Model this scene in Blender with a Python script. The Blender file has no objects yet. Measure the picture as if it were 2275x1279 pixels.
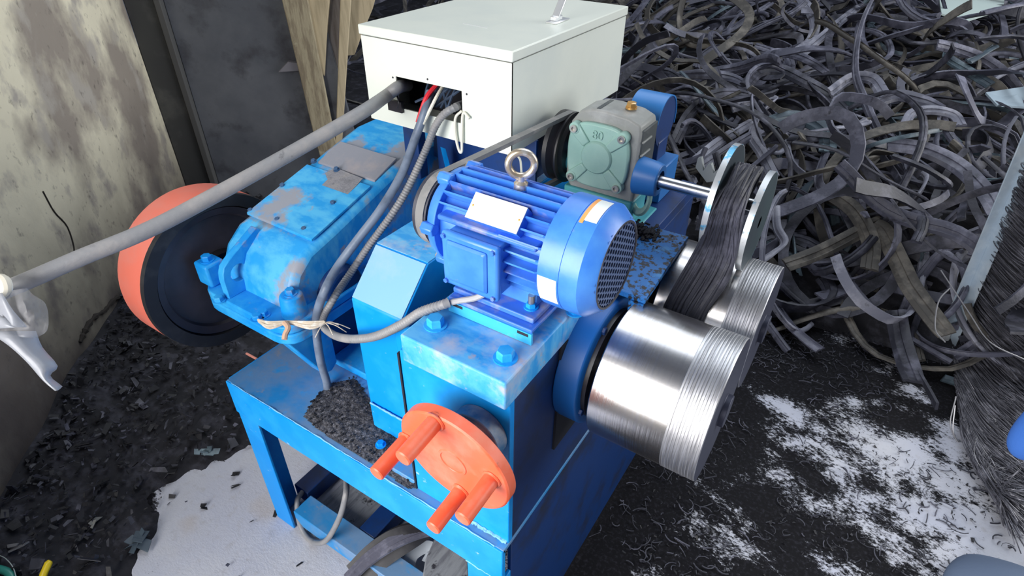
import bpy, bmesh, math, random
import numpy as np
from mathutils import Vector, Matrix, noise as mnoise
random.seed(7); np.random.seed(7)
D = bpy.data; S = bpy.context.scene; COL = S.collection
PI = math.pi

# ------------------------------------------------------------------ camera
PITCH, ROLL, YAW, FPX, CX, CY = .622, .012, -.567, 1321.6, 1137.5, 639.5
def _cam(v):
    x, y, z = v; cp, sp = math.cos(PITCH), math.sin(PITCH); cr, sr = math.cos(ROLL), math.sin(ROLL)
    a = (x, -z*cp-y*sp, y*cp-z*sp)
    return (cr*a[0]-sr*a[1], sr*a[0]+cr*a[1], a[2])
M = np.array([_cam((math.cos(YAW), math.sin(YAW), 0)), _cam((-math.sin(YAW), math.cos(YAW), 0)), _cam((0, 0, 1))]).T
CAM = np.array([0., 0., 1.65])
def ray(px, py): return M.T @ np.array([(px-CX)/FPX, (py-CY)/FPX, 1.0])
def at(px, py, **k):                      # the point seen at a pixel of the photograph, on a plane x=, y=, z= or at a depth d=
    d = ray(px, py); (a, v), = k.items()
    if a == 'd': return Vector(CAM+d*v)
    i = 'xyz'.index(a); return Vector(CAM+d*(v-CAM[i])/d[i])
cam = D.cameras.new('camera'); camo = D.objects.new('camera', cam); COL.objects.link(camo)
m3 = Matrix([[M[0][i], -M[1][i], -M[2][i]] for i in range(3)])
camo.matrix_world = Matrix.Translation(Vector(CAM)) @ m3.to_4x4()
cam.sensor_width = 36; cam.lens = FPX/2275*36; cam.clip_start = .02; cam.clip_end = 100
S.camera = camo

# ------------------------------------------------------------------ light
S.view_settings.view_transform = 'Standard'; S.view_settings.look = 'None'
S.view_settings.exposure = 0.0; S.view_settings.gamma = 1.0; S.view_settings.use_curve_mapping = False
W = D.worlds.new('workshop_air'); S.world = W; W.use_nodes = True
W.node_tree.nodes['Background'].inputs[0].default_value = (.62, .72, .95, 1)
W.node_tree.nodes['Background'].inputs[1].default_value = .13
def area(name, loc, target, sx, sy, power, col):
    l = D.lights.new(name, 'AREA'); l.shape = 'RECTANGLE'; l.size = sx; l.size_y = sy; l.energy = power; l.color = col
    o = D.objects.new(name, l); COL.objects.link(o); o.location = loc
    o.rotation_euler = (Vector(target)-Vector(loc)).to_track_quat('-Z', 'Y').to_euler()
    return o
area('doorway_daylight', (-1.25, -2.15, 1.75), (-.8, .8, .7), 2.6, 2.3, 240, (1, .98, .96))
area('added_overhead_light', (-.6, 3.6, 5.0), (-.5, 1.9, .2), 5, 4, 170, (.88, .94, 1))  # soft light added overhead to brighten the tops; no skylight is known there
area('added_right_rear_light', (4.4, 4.4, 2.5), (-.8, 1.2, .9), 3.6, 2.8, 255, (.98, .98, .96))  # light added at the right rear to brighten the box side and wall

# ------------------------------------------------------------------ materials
MATS = {}
def mat(name, base, rough=.5, metal=0., layers=(), bump=None, coat=0., spec=.5, trans=0., alpha=1.):
    """layers: (colour, scale, low, high, stretch xyz or None) - world-space noise masks laid over the base colour"""
    if name in MATS: return MATS[name]
    m = D.materials.new(name); m.use_nodes = True; nt = m.node_tree; N = nt.nodes; L = nt.links
    b = N['Principled BSDF']; b.inputs['Roughness'].default_value = rough; b.inputs['Metallic'].default_value = metal
    b.inputs['Coat Weight'].default_value = coat; b.inputs['Specular IOR Level'].default_value = spec
    b.inputs['Transmission Weight'].default_value = trans; b.inputs['Alpha'].default_value = alpha
    g = N.new('ShaderNodeNewGeometry'); cur = None
    for (c, sc, lo, hi, st) in layers:
        src = g.outputs['Position']
        if st:
            mp = N.new('ShaderNodeMapping'); mp.inputs['Scale'].default_value = st; L.new(src, mp.inputs['Vector']); src = mp.outputs['Vector']
        n = N.new('ShaderNodeTexNoise'); n.inputs['Scale'].default_value = sc; n.inputs['Detail'].default_value = 7; n.inputs['Roughness'].default_value = .62
        L.new(src, n.inputs['Vector'])
        r = N.new('ShaderNodeMapRange'); r.inputs['From Min'].default_value = lo; r.inputs['From Max'].default_value = hi
        L.new(n.outputs['Fac'], r.inputs['Value'])
        mx = N.new('ShaderNodeMix'); mx.data_type = 'RGBA'; L.new(r.outputs['Result'], mx.inputs['Factor'])
        if cur is None: mx.inputs['A'].default_value = (*base, 1)
        else: L.new(cur, mx.inputs['A'])
        mx.inputs['B'].default_value = (*c, 1); cur = mx.outputs['Result']
    if cur is None: b.inputs['Base Color'].default_value = (*base, 1)
    else: L.new(cur, b.inputs['Base Color'])
    if bump:
        sc, st = bump[:2]; src = g.outputs['Position']
        if len(bump) > 2:
            mp = N.new('ShaderNodeMapping'); mp.inputs['Scale'].default_value = bump[2]; L.new(src, mp.inputs['Vector']); src = mp.outputs['Vector']
        n = N.new('ShaderNodeTexNoise'); n.inputs['Scale'].default_value = sc; n.inputs['Detail'].default_value = 5
        L.new(src, n.inputs['Vector'])
        bp = N.new('ShaderNodeBump'); bp.inputs['Strength'].default_value = st; bp.inputs['Distance'].default_value = .004
        L.new(n.outputs['Fac'], bp.inputs['Height']); L.new(bp.outputs['Normal'], b.inputs['Normal'])
    MATS[name] = m; return m
DUST = (.30, .33, .40); DUSTB = (.33, .30, .30)
blue = mat('blue_paint', (.002, .28, .80), .42, spec=.25, layers=[((.02, .36, .86), 9, .45, .7, None), ((.30, .52, .75), 45, .66, .74, None)], bump=(60, .08))
blue_worn = mat('blue_paint_worn', (.03, .33, .78), .45, spec=.3, layers=[((.12, .48, .84), 14, .40, .60, (1, 3, 1)), ((.42, .50, .66), 11, .50, .66, None), ((.52, .40, .36), 17, .60, .70, None)], bump=(50, .1))
blue_dusty = mat('blue_paint_dusty', (.02, .25, .60), .45, layers=[((.15, .28, .48), 6, .38, .56, None), ((.02, .30, .70), 12, .55, .68, None), ((.27, .30, .36), 20, .62, .74, None)], bump=(60, .1))
gear_blue = mat('gear_blue', (.008, .30, .82), .4, spec=.35, layers=[((.05, .46, .90), 10, .45, .65, None), ((.24, .38, .60), 16, .60, .74, None), ((.34, .29, .28), 8, .60, .70, None)], bump=(45, .12))
gear_top = mat('gear_top_blue', (.02, .36, .84), .42, spec=.35, layers=[((.10, .52, .90), 13, .42, .6, (1, 2.2, 1)), ((.34, .36, .42), 6.5, .53, .60, None), ((.42, .36, .36), 14, .66, .74, None)], bump=(50, .1))
dust_plate = mat('dusty_plate', (.29, .30, .35), .7, layers=[((.06, .34, .70), 9, .60, .68, None), ((.37, .34, .36), 18, .5, .7, None)], bump=(70, .15))
navy_and_shade = mat('dark_blue_and_shade', (.003, .035, .16), .45, layers=[((.012, .02, .05), 8, .5, .7, None)], bump=(40, .08))  # dark blue paint; on the machine's right-hand sides it is shade put into the colour
motor_blue = mat('motor_blue', (.045, .21, .74), .32, layers=[((.08, .30, .80), 7, .45, .65, None), ((.30, .32, .48), 24, .66, .76, None)], bump=(90, .05))
motor_dusty = mat('motor_blue_dusty', (.05, .19, .70), .42, layers=[((.32, .33, .46), 16, .5, .66, None)], bump=(80, .1))
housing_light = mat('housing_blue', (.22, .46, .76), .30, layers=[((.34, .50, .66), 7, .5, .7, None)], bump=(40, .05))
orange = mat('orange_paint', (.84, .145, .065), .38, layers=[((.80, .24, .15), 12, .5, .7, None), ((.55, .10, .05), 30, .66, .75, None)], bump=(60, .08))
red_rim = mat('red_rim_paint', (.84, .19, .13), .45, layers=[((.75, .25, .20), 6, .45, .7, None)])
black = mat('black_rubber', (.012, .012, .016), .55, layers=[((.03, .03, .035), 20, .5, .7, None)])
blackgloss = mat('black_paint', (.010, .010, .014), .4, layers=[((.02, .02, .028), 8, .45, .6, None)])
darkgrey = mat('dark_grey_paint', (.035, .037, .055), .5, layers=[((.06, .06, .08), 12, .5, .7, None)])
cream = mat('cream_enamel', (.80, .84, .76), .35, layers=[((.74, .79, .73), 4, .5, .7, None)])
dark_inside = mat('cabinet_inside', (.02, .02, .03), .8)
steel = mat('steel', (.60, .62, .66), .28, 1, layers=[((.42, .43, .46), 30, .5, .7, None)])
zinc = mat('zinc_bolt', (.50, .48, .44), .38, .9, layers=[((.35, .25, .15), 60, .62, .74, None)])
brass = mat('brass', (.72, .42, .14), .35, .8, layers=[((.9, .8, .6), 50, .6, .7, None)])
roll_steel = mat('polished_roll', (.66, .65, .66), .26, 1, layers=[((.48, .46, .45), 1.6, .40, .62, (1, 18, 18)), ((.56, .56, .60), 3, .5, .7, (60, 1, 1))], bump=(6, .06, (40, 1, 1)))
knurl = mat('knurled_roll', (.62, .63, .66), .42, 1, layers=[((.40, .40, .42), 4, .45, .62, (110, 3, 3))], bump=(5, .25, (160, 4, 4)))
green = mat('green_casting', (.26, .45, .40), .40, layers=[((.34, .53, .47), 7, .45, .65, None), ((.12, .26, .25), 20, .62, .74, None)], bump=(90, .08))
green_blue = mat('green_foot_casting', (.07, .34, .40), .42, layers=[((.10, .40, .37), 9, .45, .65, None)], bump=(80, .08))
grey_cast = mat('grey_casting', (.26, .27, .26), .5, layers=[((.36, .37, .37), 16, .5, .7, None)], bump=(90, .1))
dark_cast = mat('darker_casting', (.05, .06, .065), .6, layers=[((.10, .11, .11), 20, .5, .7, None)], bump=(60, .15))  # darker grey for the gearbox side face and top groove
conduit_m = mat('grey_conduit', (.23, .235, .25), .5, layers=[((.30, .29, .29), 14, .45, .65, None), ((.10, .10, .11), 30, .64, .74, None)], bump=(120, .2))
hose_m = mat('blue_grey_hose', (.19, .24, .33), .45, layers=[((.10, .13, .19), 18, .5, .7, None)])
wire_red = mat('red_wire', (.80, .03, .05), .4); wire_white = mat('white_wire', (.78, .76, .66), .5)
white = mat('white_label', (.88, .89, .88), .3, layers=[((.78, .80, .82), 40, .55, .75, None)])
alu = mat('aluminium_plate', (.82, .84, .86), .3, .6)
sticker = mat('orange_sticker', (.85, .38, .10), .4)
sticker_pale = mat('pale_sticker', (.80, .86, .86), .3, layers=[((.85, .60, .55), 45, .6, .7, None)])
twine_m = mat('twine', (.60, .52, .42), .8, layers=[((.75, .70, .64), 60, .5, .6, None)])
weld = mat('weld_bead', (.10, .42, .72), .5, bump=(200, .6))
granule = mat('rubber_granules', (.055, .055, .065), .9, layers=[((.20, .20, .23), 170, .50, .66, None), ((.015, .015, .02), 60, .54, .68, None)], bump=(260, .9))
speck_blue = mat('speckled_blue', (.01, .16, .50), .5, layers=[((.012, .014, .02), 85, .50, .56, None), ((.05, .25, .58), 20, .6, .7, None)])
wood_pale = mat('pale_timber', (.60, .50, .33), .7, layers=[((.44, .36, .23), 5, .45, .65, (9, 9, .8)), ((.60, .50, .32), 3, .55, .7, None)], bump=(20, .2, (6, 6, .6)))
wood_rough = mat('bark_timber', (.44, .38, .26), .8, layers=[((.27, .22, .15), 9, .46, .62, (5, 5, .8)), ((.50, .45, .31), 14, .6, .7, None)], bump=(30, .5, (4, 4, .7)))
wood_grey = mat('grey_timber', (.26, .28, .31), .8, layers=[((.15, .16, .19), 8, .45, .62, (8, 1, 8)), ((.02, .02, .03), 12, .60, .64, None)], bump=(25, .3, (6, 1, 6)))
panel_grey = mat('grey_steel_sheet', (.12, .13, .155), .45, layers=[((.18, .19, .215), 2.2, .42, .62, None), ((.07, .07, .085), 5, .52, .68, None)], bump=(14, .1))
jamb_m = mat('jamb_grey', (.06, .062, .065), .6, layers=[((.11, .11, .11), 6, .5, .7, None)])
plastic = mat('clear_plastic_film', (.45, .46, .50), .25, alpha=.17, layers=[((.95, .96, .98), 12, .5, .7, None)])
plastic2 = mat('milky_plastic_film', (.40, .42, .47), .3, alpha=.6)
frost = mat('galvanised_angle', (.48, .58, .68), .35, .15, layers=[((.66, .74, .80), 10, .5, .7, None)])
yellow = mat('yellow_plastic', (.85, .62, .02), .35); teal = mat('green_hose', (.03, .25, .20), .35)
cloth_blue = mat('blue_cloth', (.05, .18, .62), .85, bump=(120, .2)); cloth_grey = mat('grey_cloth', (.10, .14, .22), .85, bump=(120, .2))
strip_mats = [mat('tyre_rubber_dark', (.028, .029, .042), .55, layers=[((.105, .106, .145), 11, .48, .66, None)], bump=(90, .3)),
              mat('tyre_rubber_grey', (.082, .084, .118), .50, layers=[((.215, .218, .285), 9, .48, .66, None), ((.03, .03, .04), 25, .6, .7, None)], bump=(90, .3)),
              mat('tyre_rubber_pale', (.21, .215, .27), .50, layers=[((.42, .42, .49), 8, .48, .66, None), ((.05, .05, .06), 20, .6, .7, None)], bump=(90, .3)),
              mat('tyre_rubber_bluish', (.06, .085, .11), .5, layers=[((.17, .24, .28), 8, .48, .66, None)], bump=(90, .3)),
              mat('tyre_rubber_brown', (.065, .06, .055), .65, layers=[((.17, .155, .135), 10, .48, .64, None)], bump=(90, .3))]
rubble_m = mat('rubber_heap', (.012, .012, .017), .85, layers=[((.045, .045, .06), 14, .5, .66, None)], bump=(40, .9))
chip_m = mat('rubber_chip', (.010, .010, .014), .6, layers=[((.045, .045, .065), 22, .56, .70, None)], bump=(80, .3))
wire_m = mat('wire_strand', (.10, .10, .12), .42, .35, layers=[((.24, .24, .28), 16, .50, .66, None)])
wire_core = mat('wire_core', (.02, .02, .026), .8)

# ------------------------------------------------------------------ mesh builder
class B:
    def __init__(s): s.v = []; s.f = []
    def add(s, vs, fs):
        o = len(s.v); s.v += [tuple(v) for v in vs]; s.f += [tuple(i+o for i in f) for f in fs]; return s
    def box(s, a, b, rot=None):
        a = Vector(a); b = Vector(b); c = (a+b)/2
        vs = [Vector((x, y, z)) for x in (a.x, b.x) for y in (a.y, b.y) for z in (a.z, b.z)]
        if rot: vs = [rot @ (v-c)+c for v in vs]
        return s.add(vs, [(0, 1, 3, 2), (4, 6, 7, 5), (0, 4, 5, 1), (2, 3, 7, 6), (0, 2, 6, 4), (1, 5, 7, 3)])
    def prism(s, poly, axis, a0, a1):
        """poly: 2D points in the two other axes (in xyz order), extruded along axis"""
        def p(u, v, w): return {'x': (w, u, v), 'y': (u, w, v), 'z': (u, v, w)}[axis]
        n = len(poly)
        vs = [p(u, v, a0) for u, v in poly]+[p(u, v, a1) for u, v in poly]
        return s.add(vs, [tuple(range(n))[::-1], tuple(range(n, 2*n))]+[(i, (i+1) % n, n+(i+1) % n, n+i) for i in range(n)])
    def hexa(s, bot, top):
        n = len(bot)
        return s.add(list(bot)+list(top), [tuple(range(n))[::-1], tuple(range(n, 2*n))]+[(i, (i+1) % n, n+(i+1) % n, n+i) for i in range(n)])
    def lathe(s, prof, org, axis, seg=40, a0=0, a1=2*PI, caps=True):
        """prof: (distance along axis, radius)"""
        ax = Vector(axis).normalized(); u = ax.orthogonal().normalized(); w = ax.cross(u); org = Vector(org)
        full = abs(a1-a0-2*PI) < 1e-6; k = seg if full else seg+1; vs = []; fs = []
        for h, r in prof:
            for i in range(k):
                t = a0+(a1-a0)*i/seg; vs.append(org+ax*h+(u*math.cos(t)+w*math.sin(t))*r)
        for j in range(len(prof)-1):
            for i in range(seg):
                i2 = (i+1) % k; fs.append((j*k+i, j*k+i2, (j+1)*k+i2, (j+1)*k+i))
        if full and caps:
            if prof[0][1] > 1e-6 and abs(prof[1][0]-prof[0][0]) > 1e-9: fs.append(tuple(range(k))[::-1])
            if prof[-1][1] > 1e-6 and abs(prof[-2][0]-prof[-1][0]) > 1e-9: fs.append(tuple(range((len(prof)-1)*k, len(prof)*k)))
        return s.add(vs, fs)
    def cyl(s, p0, p1, r, seg=24, r2=None):
        p0 = Vector(p0); p1 = Vector(p1); l = (p1-p0).length
        return s.lathe([(0, r), (l, r if r2 is None else r2)], p0, p1-p0, seg)
    def torus(s, c, axis, R, r, seg=32, rs=12):
        ax = Vector(axis).normalized(); u = ax.orthogonal().normalized(); w = ax.cross(u)
        return s.tube([Vector(c)+(u*math.cos(2*PI*i/seg)+w*math.sin(2*PI*i/seg))*R for i in range(seg)], r, rs, closed=True)
    def tube(s, pts, r, seg=10, closed=False):
        pts = [Vector(p) for p in pts]; n = len(pts); rr = r if isinstance(r, (list, tuple)) else [r]*n
        vs = []; fs = []; nrm = None
        for i, p in enumerate(pts):
            a = pts[(i-1) % n] if (closed or i) else p; b = pts[(i+1) % n] if (closed or i < n-1) else p
            t = (b-a).normalized()
            nrm = t.orthogonal().normalized() if nrm is None else (nrm-t*nrm.dot(t)).normalized()
            q = t.cross(nrm)
            for k in range(seg):
                an = 2*PI*k/seg; vs.append(p+(nrm*math.cos(an)+q*math.sin(an))*rr[i])
        for i in range(n if closed else n-1):
            j = (i+1) % n
            for k in range(seg): k2 = (k+1) % seg; fs.append((i*seg+k, i*seg+k2, j*seg+k2, j*seg+k))
        if not closed: fs += [tuple(range(seg))[::-1], tuple(range((n-1)*seg, n*seg))]
        return s.add(vs, fs)
    def sweep(s, pts, ups, section):
        """section: 2D points (across, up) carried along pts with the given up vectors"""
        n = len(pts); k = len(section); vs = []; fs = []
        for i, p in enumerate(pts):
            t = (pts[min(i+1, n-1)]-pts[max(i-1, 0)]).normalized(); u = (ups[i]-t*ups[i].dot(t)).normalized(); w = t.cross(u)
            vs += [p+w*a+u*b for a, b in section]
        for i in range(n-1):
            for j in range(k): j2 = (j+1) % k; fs.append((i*k+j, i*k+j2, (i+1)*k+j2, (i+1)*k+j))
        fs += [tuple(range(k))[::-1], tuple(range((n-1)*k, n*k))]
        return s.add(vs, fs)
    def sphere(s, c, rx, ry=None, rz=None, seg=16, rings=10):
        ry = ry or rx; rz = rz or rx; vs = []; fs = []
        for i in range(rings+1):
            th = PI*i/rings
            for j in range(seg): ph = 2*PI*j/seg; vs.append((c[0]+rx*math.sin(th)*math.cos(ph), c[1]+ry*math.sin(th)*math.sin(ph), c[2]+rz*math.cos(th)))
        for i in range(rings):
            for j in range(seg): j2 = (j+1) % seg; fs.append((i*seg+j, (i+1)*seg+j, (i+1)*seg+j2, i*seg+j2))
        return s.add(vs, fs)

WLOC = {}
def build(name, b, m, parent=None, bevel=0., smooth=35, label=None, kind=None, org=None):
    me = D.meshes.new(name)
    v = np.array([tuple(p) for p in b.v], dtype=float)
    o3 = Vector(org) if org is not None else Vector(((v[:, 0].min()+v[:, 0].max())/2, (v[:, 1].min()+v[:, 1].max())/2, v[:, 2].min()))
    me.from_pydata((v-np.array(o3)).tolist(), [], b.f); me.materials.append(m)
    bm = bmesh.new(); bm.from_mesh(me); bmesh.ops.recalc_face_normals(bm, faces=bm.faces); bm.to_mesh(me); bm.free()
    if smooth:
        me.polygons.foreach_set('use_smooth', [True]*len(me.polygons)); me.set_sharp_from_angle(angle=math.radians(smooth))
    me.update()
    o = D.objects.new(name, me); COL.objects.link(o); WLOC[o] = o3
    if parent: o.parent = parent; o.location = o3-WLOC[parent]
    else: o.location = o3
    if bevel:
        md = o.modifiers.new('edge', 'BEVEL'); md.width = bevel; md.segments = 2; md.limit_method = 'ANGLE'; md.angle_limit = math.radians(40); md.harden_normals = False
    if label: o['label'] = label
    if kind: o['kind'] = kind
    return o
def tag(o, label, cat, group=None, kind=None):
    o['label'] = label; o['category'] = cat
    if group: o['group'] = group
    if kind: o['kind'] = kind
    return o
def thing(name, loc, label, cat, group=None):
    o = D.objects.new(name, None); COL.objects.link(o); o.location = loc; o.empty_display_size = .05; WLOC[o] = Vector(loc)
    return tag(o, label, cat, group)
def bolt(parent, p, axis=(0, 0, 1), r=.011, h=.008, m=None, washer=True, name='bolt'):
    b = B(); p = Vector(p); a = Vector(axis).normalized()
    if washer: b.lathe([(0, r*1.35), (.002, r*1.35)], p, a, 20)
    b.lathe([(.002 if washer else 0, r), (h*.85, r), (h, r*.86)], p, a, 6)
    return build(name, b, m or zinc, parent, smooth=0)
def spline(pts, n=12):
    """Catmull-Rom through the points"""
    P = [Vector(p) for p in pts]; P = [P[0]*2-P[1]]+P+[P[-1]*2-P[-2]]; out = []
    for i in range(1, len(P)-2):
        for k in range(n):
            t = k/n; a, b, c, d = P[i-1], P[i], P[i+1], P[i+2]
            out.append(.5*((2*b)+(c-a)*t+(2*a-5*b+4*c-d)*t*t+(3*b-3*c+d-a)*t**3))
    out.append(P[-2].copy()); return out

# ------------------------------------------------------------------ the setting: floor, wall, door
def floor_material():
    m = D.materials.new('concrete_floor'); m.use_nodes = True; nt = m.node_tree; N = nt.nodes; L = nt.links
    b = N['Principled BSDF']; b.inputs['Roughness'].default_value = .85; b.inputs['Specular IOR Level'].default_value = .2
    g = N.new('ShaderNodeNewGeometry')
    def nz(sc, det=6, st=None, rough=.6):
        n = N.new('ShaderNodeTexNoise'); n.inputs['Scale'].default_value = sc; n.inputs['Detail'].default_value = det; n.inputs['Roughness'].default_value = rough
        if st:
            mp = N.new('ShaderNodeMapping'); mp.inputs['Scale'].default_value = st; mp.inputs['Rotation'].default_value = (0, 0, .6); L.new(g.outputs['Position'], mp.inputs['Vector']); L.new(mp.outputs['Vector'], n.inputs['Vector'])
        else: L.new(g.outputs['Position'], n.inputs['Vector'])
        return n.outputs['Fac']
    def mth(op, a, c):
        n = N.new('ShaderNodeMath'); n.operation = op
        for i, x in enumerate((a, c)):
            if isinstance(x, (int, float)): n.inputs[i].default_value = x
            else: L.new(x, n.inputs[i])
        return n.outputs[0]
    def rng(v, a, c, lo=0., hi=1.):
        n = N.new('ShaderNodeMapRange'); n.inputs[1].default_value = a; n.inputs[2].default_value = c; n.inputs[3].default_value = lo; n.inputs[4].default_value = hi; L.new(v, n.inputs[0]); return n.outputs[0]
    def mix(f, a, c):
        n = N.new('ShaderNodeMix'); n.data_type = 'RGBA'; L.new(f, n.inputs['Factor'])
        for k, x in (('A', a), ('B', c)):
            if isinstance(x, tuple): n.inputs[k].default_value = (*x, 1)
            else: L.new(x, n.inputs[k])
        return n.outputs['Result']
    conc = mix(rng(nz(3), .4, .65), (.52, .54, .63), (.57, .58, .63)); conc = mix(rng(nz(30), .55, .75), conc, (.46, .46, .50))
    conc = mix(rng(nz(1.3, 3), .60, .68), conc, (.50, .42, .35))
    # rubber dust: dirty to the right of the machine and by the wall, clean in front on the left
    sp = N.new('ShaderNodeSeparateXYZ'); L.new(g.outputs['Position'], sp.inputs[0])
    right = rng(sp.outputs[0], -.70, -.36)
    near = rng(sp.outputs[0], .42, -.20)
    far = rng(sp.outputs[1], 1.9, 2.3)
    patchy = mth('MULTIPLY', mth('SUBTRACT', nz(1.9, 3, (1, 1.5, 1)), .5), .95)
    d1 = mth('MULTIPLY', right, mth('ADD', mth('ADD', mth('MULTIPLY', near, .22), .19), patchy))
    d2 = mth('MULTIPLY', far, .15)
    wl = mth('ADD', mth('MULTIPLY', sp.outputs[0], .741), mth('MULTIPLY', sp.outputs[1], .671))     # distance from the wall
    ul = mth('ADD', mth('MULTIPLY', sp.outputs[0], -.671), mth('MULTIPLY', sp.outputs[1], .741))     # distance along the wall
    us = rng(ul, 1.38, 1.60)
    d3 = rng(mth('SUBTRACT', mth('ADD', wl, mth('MULTIPLY', nz(6, 6), .5)), mth('MULTIPLY', us, .50)), -.80, -.55, .42, 0)
    dens = mth('ADD', mth('ADD', mth('MAXIMUM', d1, d3), d2), -.20)
    fine = mth('ADD', mth('ADD', mth('MULTIPLY', nz(60, 8, (1, 1.7, 1), .8), .62), mth('MULTIPLY', nz(5, 6, (1, 1.6, 1)), .42)), mth('MULTIPLY', nz(19, 4), .2))
    f = rng(mth('ADD', fine, dens), .62, .68)
    dirt = mix(rng(nz(90), .50, .70), (.005, .005, .007), (.022, .022, .03))
    L.new(mix(f, conc, dirt), b.inputs['Base Color'])
    bp = N.new('ShaderNodeBump'); bp.inputs['Strength'].default_value = .6; bp.inputs['Distance'].default_value = .006; L.new(fine, bp.inputs['Height']); L.new(bp.outputs['Normal'], b.inputs['Normal'])
    return m
fl = build('floor', B().box((-7, -5, -.1), (7, 16, 0)), floor_material(), smooth=0, kind='structure')

WD = Vector((-.671, .741, 0)).normalized(); WN = Vector((.741, .671, 0)).normalized()     # along the wall; out of the wall
WP = at(140, 897, z=.1); WP.z = 0
def wall_uv(px, py, off=0.):
    d = Vector(ray(px, py)); c = Vector(CAM); return c+d*((WN.dot(WP-c)+off)/WN.dot(d))
wend = wall_uv(340, 200); ulen = WD.dot(wend-WP)
def wall_material():
    m = D.materials.new('stained_plaster'); m.use_nodes = True; nt = m.node_tree; N = nt.nodes; L = nt.links
    b = N['Principled BSDF']; b.inputs['Roughness'].default_value = .85
    g = N.new('ShaderNodeNewGeometry'); sp = N.new('ShaderNodeSeparateXYZ'); L.new(g.outputs['Position'], sp.inputs[0])
    def nz(sc, d=6, off=0):
        mp = N.new('ShaderNodeMapping'); mp.inputs['Location'].default_value = (off, off*.7, 0); mp.inputs['Scale'].default_value = (1, 1, .75); L.new(g.outputs['Position'], mp.inputs['Vector'])
        n = N.new('ShaderNodeTexNoise'); n.inputs['Scale'].default_value = sc; n.inputs['Detail'].default_value = d; n.inputs['Roughness'].default_value = .55; n.inputs['Distortion'].default_value = .1
        L.new(mp.outputs['Vector'], n.inputs['Vector']); return n.outputs['Fac']
    def rng(v, a, c):
        n = N.new('ShaderNodeMapRange'); n.inputs[1].default_value = a; n.inputs[2].default_value = c; L.new(v, n.inputs[0]); return n.outputs[0]
    def mix(f, a, c):
        n = N.new('ShaderNodeMix'); n.data_type = 'RGBA'; L.new(f, n.inputs['Factor'])
        for k, x in (('A', a), ('B', c)):
            if isinstance(x, tuple): n.inputs[k].default_value = (*x, 1)
            else: L.new(x, n.inputs[k])
        return n.outputs['Result']
    c = mix(rng(nz(1.9, 6, 3.1), .45, .55), (.84, .78, .60), (.34, .295, .25))
    c = mix(rng(nz(7, 5, 9), .54, .66), c, (.46, .42, .37)); c = mix(rng(nz(40, 6), .6, .8), c, (.16, .14, .12))
    n = N.new('ShaderNodeMath'); n.operation = 'ADD'; L.new(sp.outputs[2], n.inputs[0])
    k = N.new('ShaderNodeMath'); k.operation = 'MULTIPLY'; L.new(nz(3, 4, 5), k.inputs[0]); k.inputs[1].default_value = .5; L.new(k.outputs[0], n.inputs[1])
    dust_and_shade = rng(n.outputs[0], 1.0, .40)                      # rubber dust and painted-in shade along the foot of the wall
    c = mix(dust_and_shade, c, (.055, .045, .045))
    L.new(c, b.inputs['Base Color'])
    bp = N.new('ShaderNodeBump'); bp.inputs['Strength'].default_value = .5; bp.inputs['Distance'].default_value = .01; L.new(nz(14, 8), bp.inputs['Height']); L.new(bp.outputs['Normal'], b.inputs['Normal'])
    return m
b = B(); A0 = WP-WD*1.25; A1 = WP+WD*ulen
b.hexa([A0, A1, A1-WN*.2, A0-WN*.2], [p+Vector((0, 0, 3.2)) for p in (A0, A1, A1-WN*.2, A0-WN*.2)])
wall = build('wall_left', b, wall_material(), smooth=0, kind='structure')
# broken plaster edge on the wall
b = B(); crk = [(270, 655), (250, 668), (232, 690), (215, 700), (200, 715), (188, 735), (178, 760)]
pts = [wall_uv(*p, off=.004) for p in crk]
b.tube(spline(pts, 4), [.012*random.uniform(.4, 1.2) for _ in range(25)], 6)
build('plaster_crack', b, mat('crack_shadow', (.03, .025, .022), .95), wall)
b = B(); crk = [(95, 425), (120, 470), (150, 505), (165, 560), (150, 580)]
b.tube(spline([wall_uv(*p, off=.001) for p in crk], 4), .003, 5)
build('plaster_crack', b, mat('crack_shadow', (.03, .025, .022), .95), wall)
PDIR = WN.copy()           # the steel door stands square to the wall
def pp(t, z, off=0.): p = A1+PDIR*t-WD*off; return Vector((p.x, p.y, z))
b = B(); b.hexa([pp(0, 0), pp(.135, 0), pp(.135, 0, -.12), pp(0, 0, -.12)], [pp(0, 3.2), pp(.135, 3.2), pp(.135, 3.2, -.12), pp(0, 3.2, -.12)])
door = build('door_1', b, jamb_m, bevel=.006, kind='structure')
b = B(); b.hexa([pp(.135, 0, .015), pp(.165, 0, .015), pp(.165, 0, -.1), pp(.135, 0, -.1)], [pp(.135, 3.2, .015), pp(.165, 3.2, .015), pp(.165, 3.2, -.1), pp(.135, 3.2, -.1)])
build('jamb_edge', b, mat('jamb_edge_grey', (.10, .10, .10), .6), door, bevel=.004)
b = B(); b.hexa([pp(.165, 0, -.03), pp(1.00, 0, -.03), pp(1.00, 0, -.07), pp(.165, 0, -.07)], [pp(.165, 3, -.03), pp(.66, 3, -.03), pp(.66, 3, -.07), pp(.165, 3, -.07)])
build('door_leaf', b, panel_grey, door, bevel=.004)
def plane_at(px, py, off):          # a pixel of the photograph on the plane of the steel door, moved out by off
    d = Vector(ray(px, py)); c = Vector(CAM); p0 = pp(0, 0, off); n = -WD
    return c+d*(n.dot(p0-c)/n.dot(d))
b = B(); q = [plane_at(*p, .0) for p in ((618, 160), (668, 157), (668, 140), (640, 137))]
b.hexa([p+WD*.03 for p in q], [p-WD*.008 for p in q]); build('hasp', b, mat('hasp_grey', (.24, .23, .26), .5), door, bevel=.003)

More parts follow.
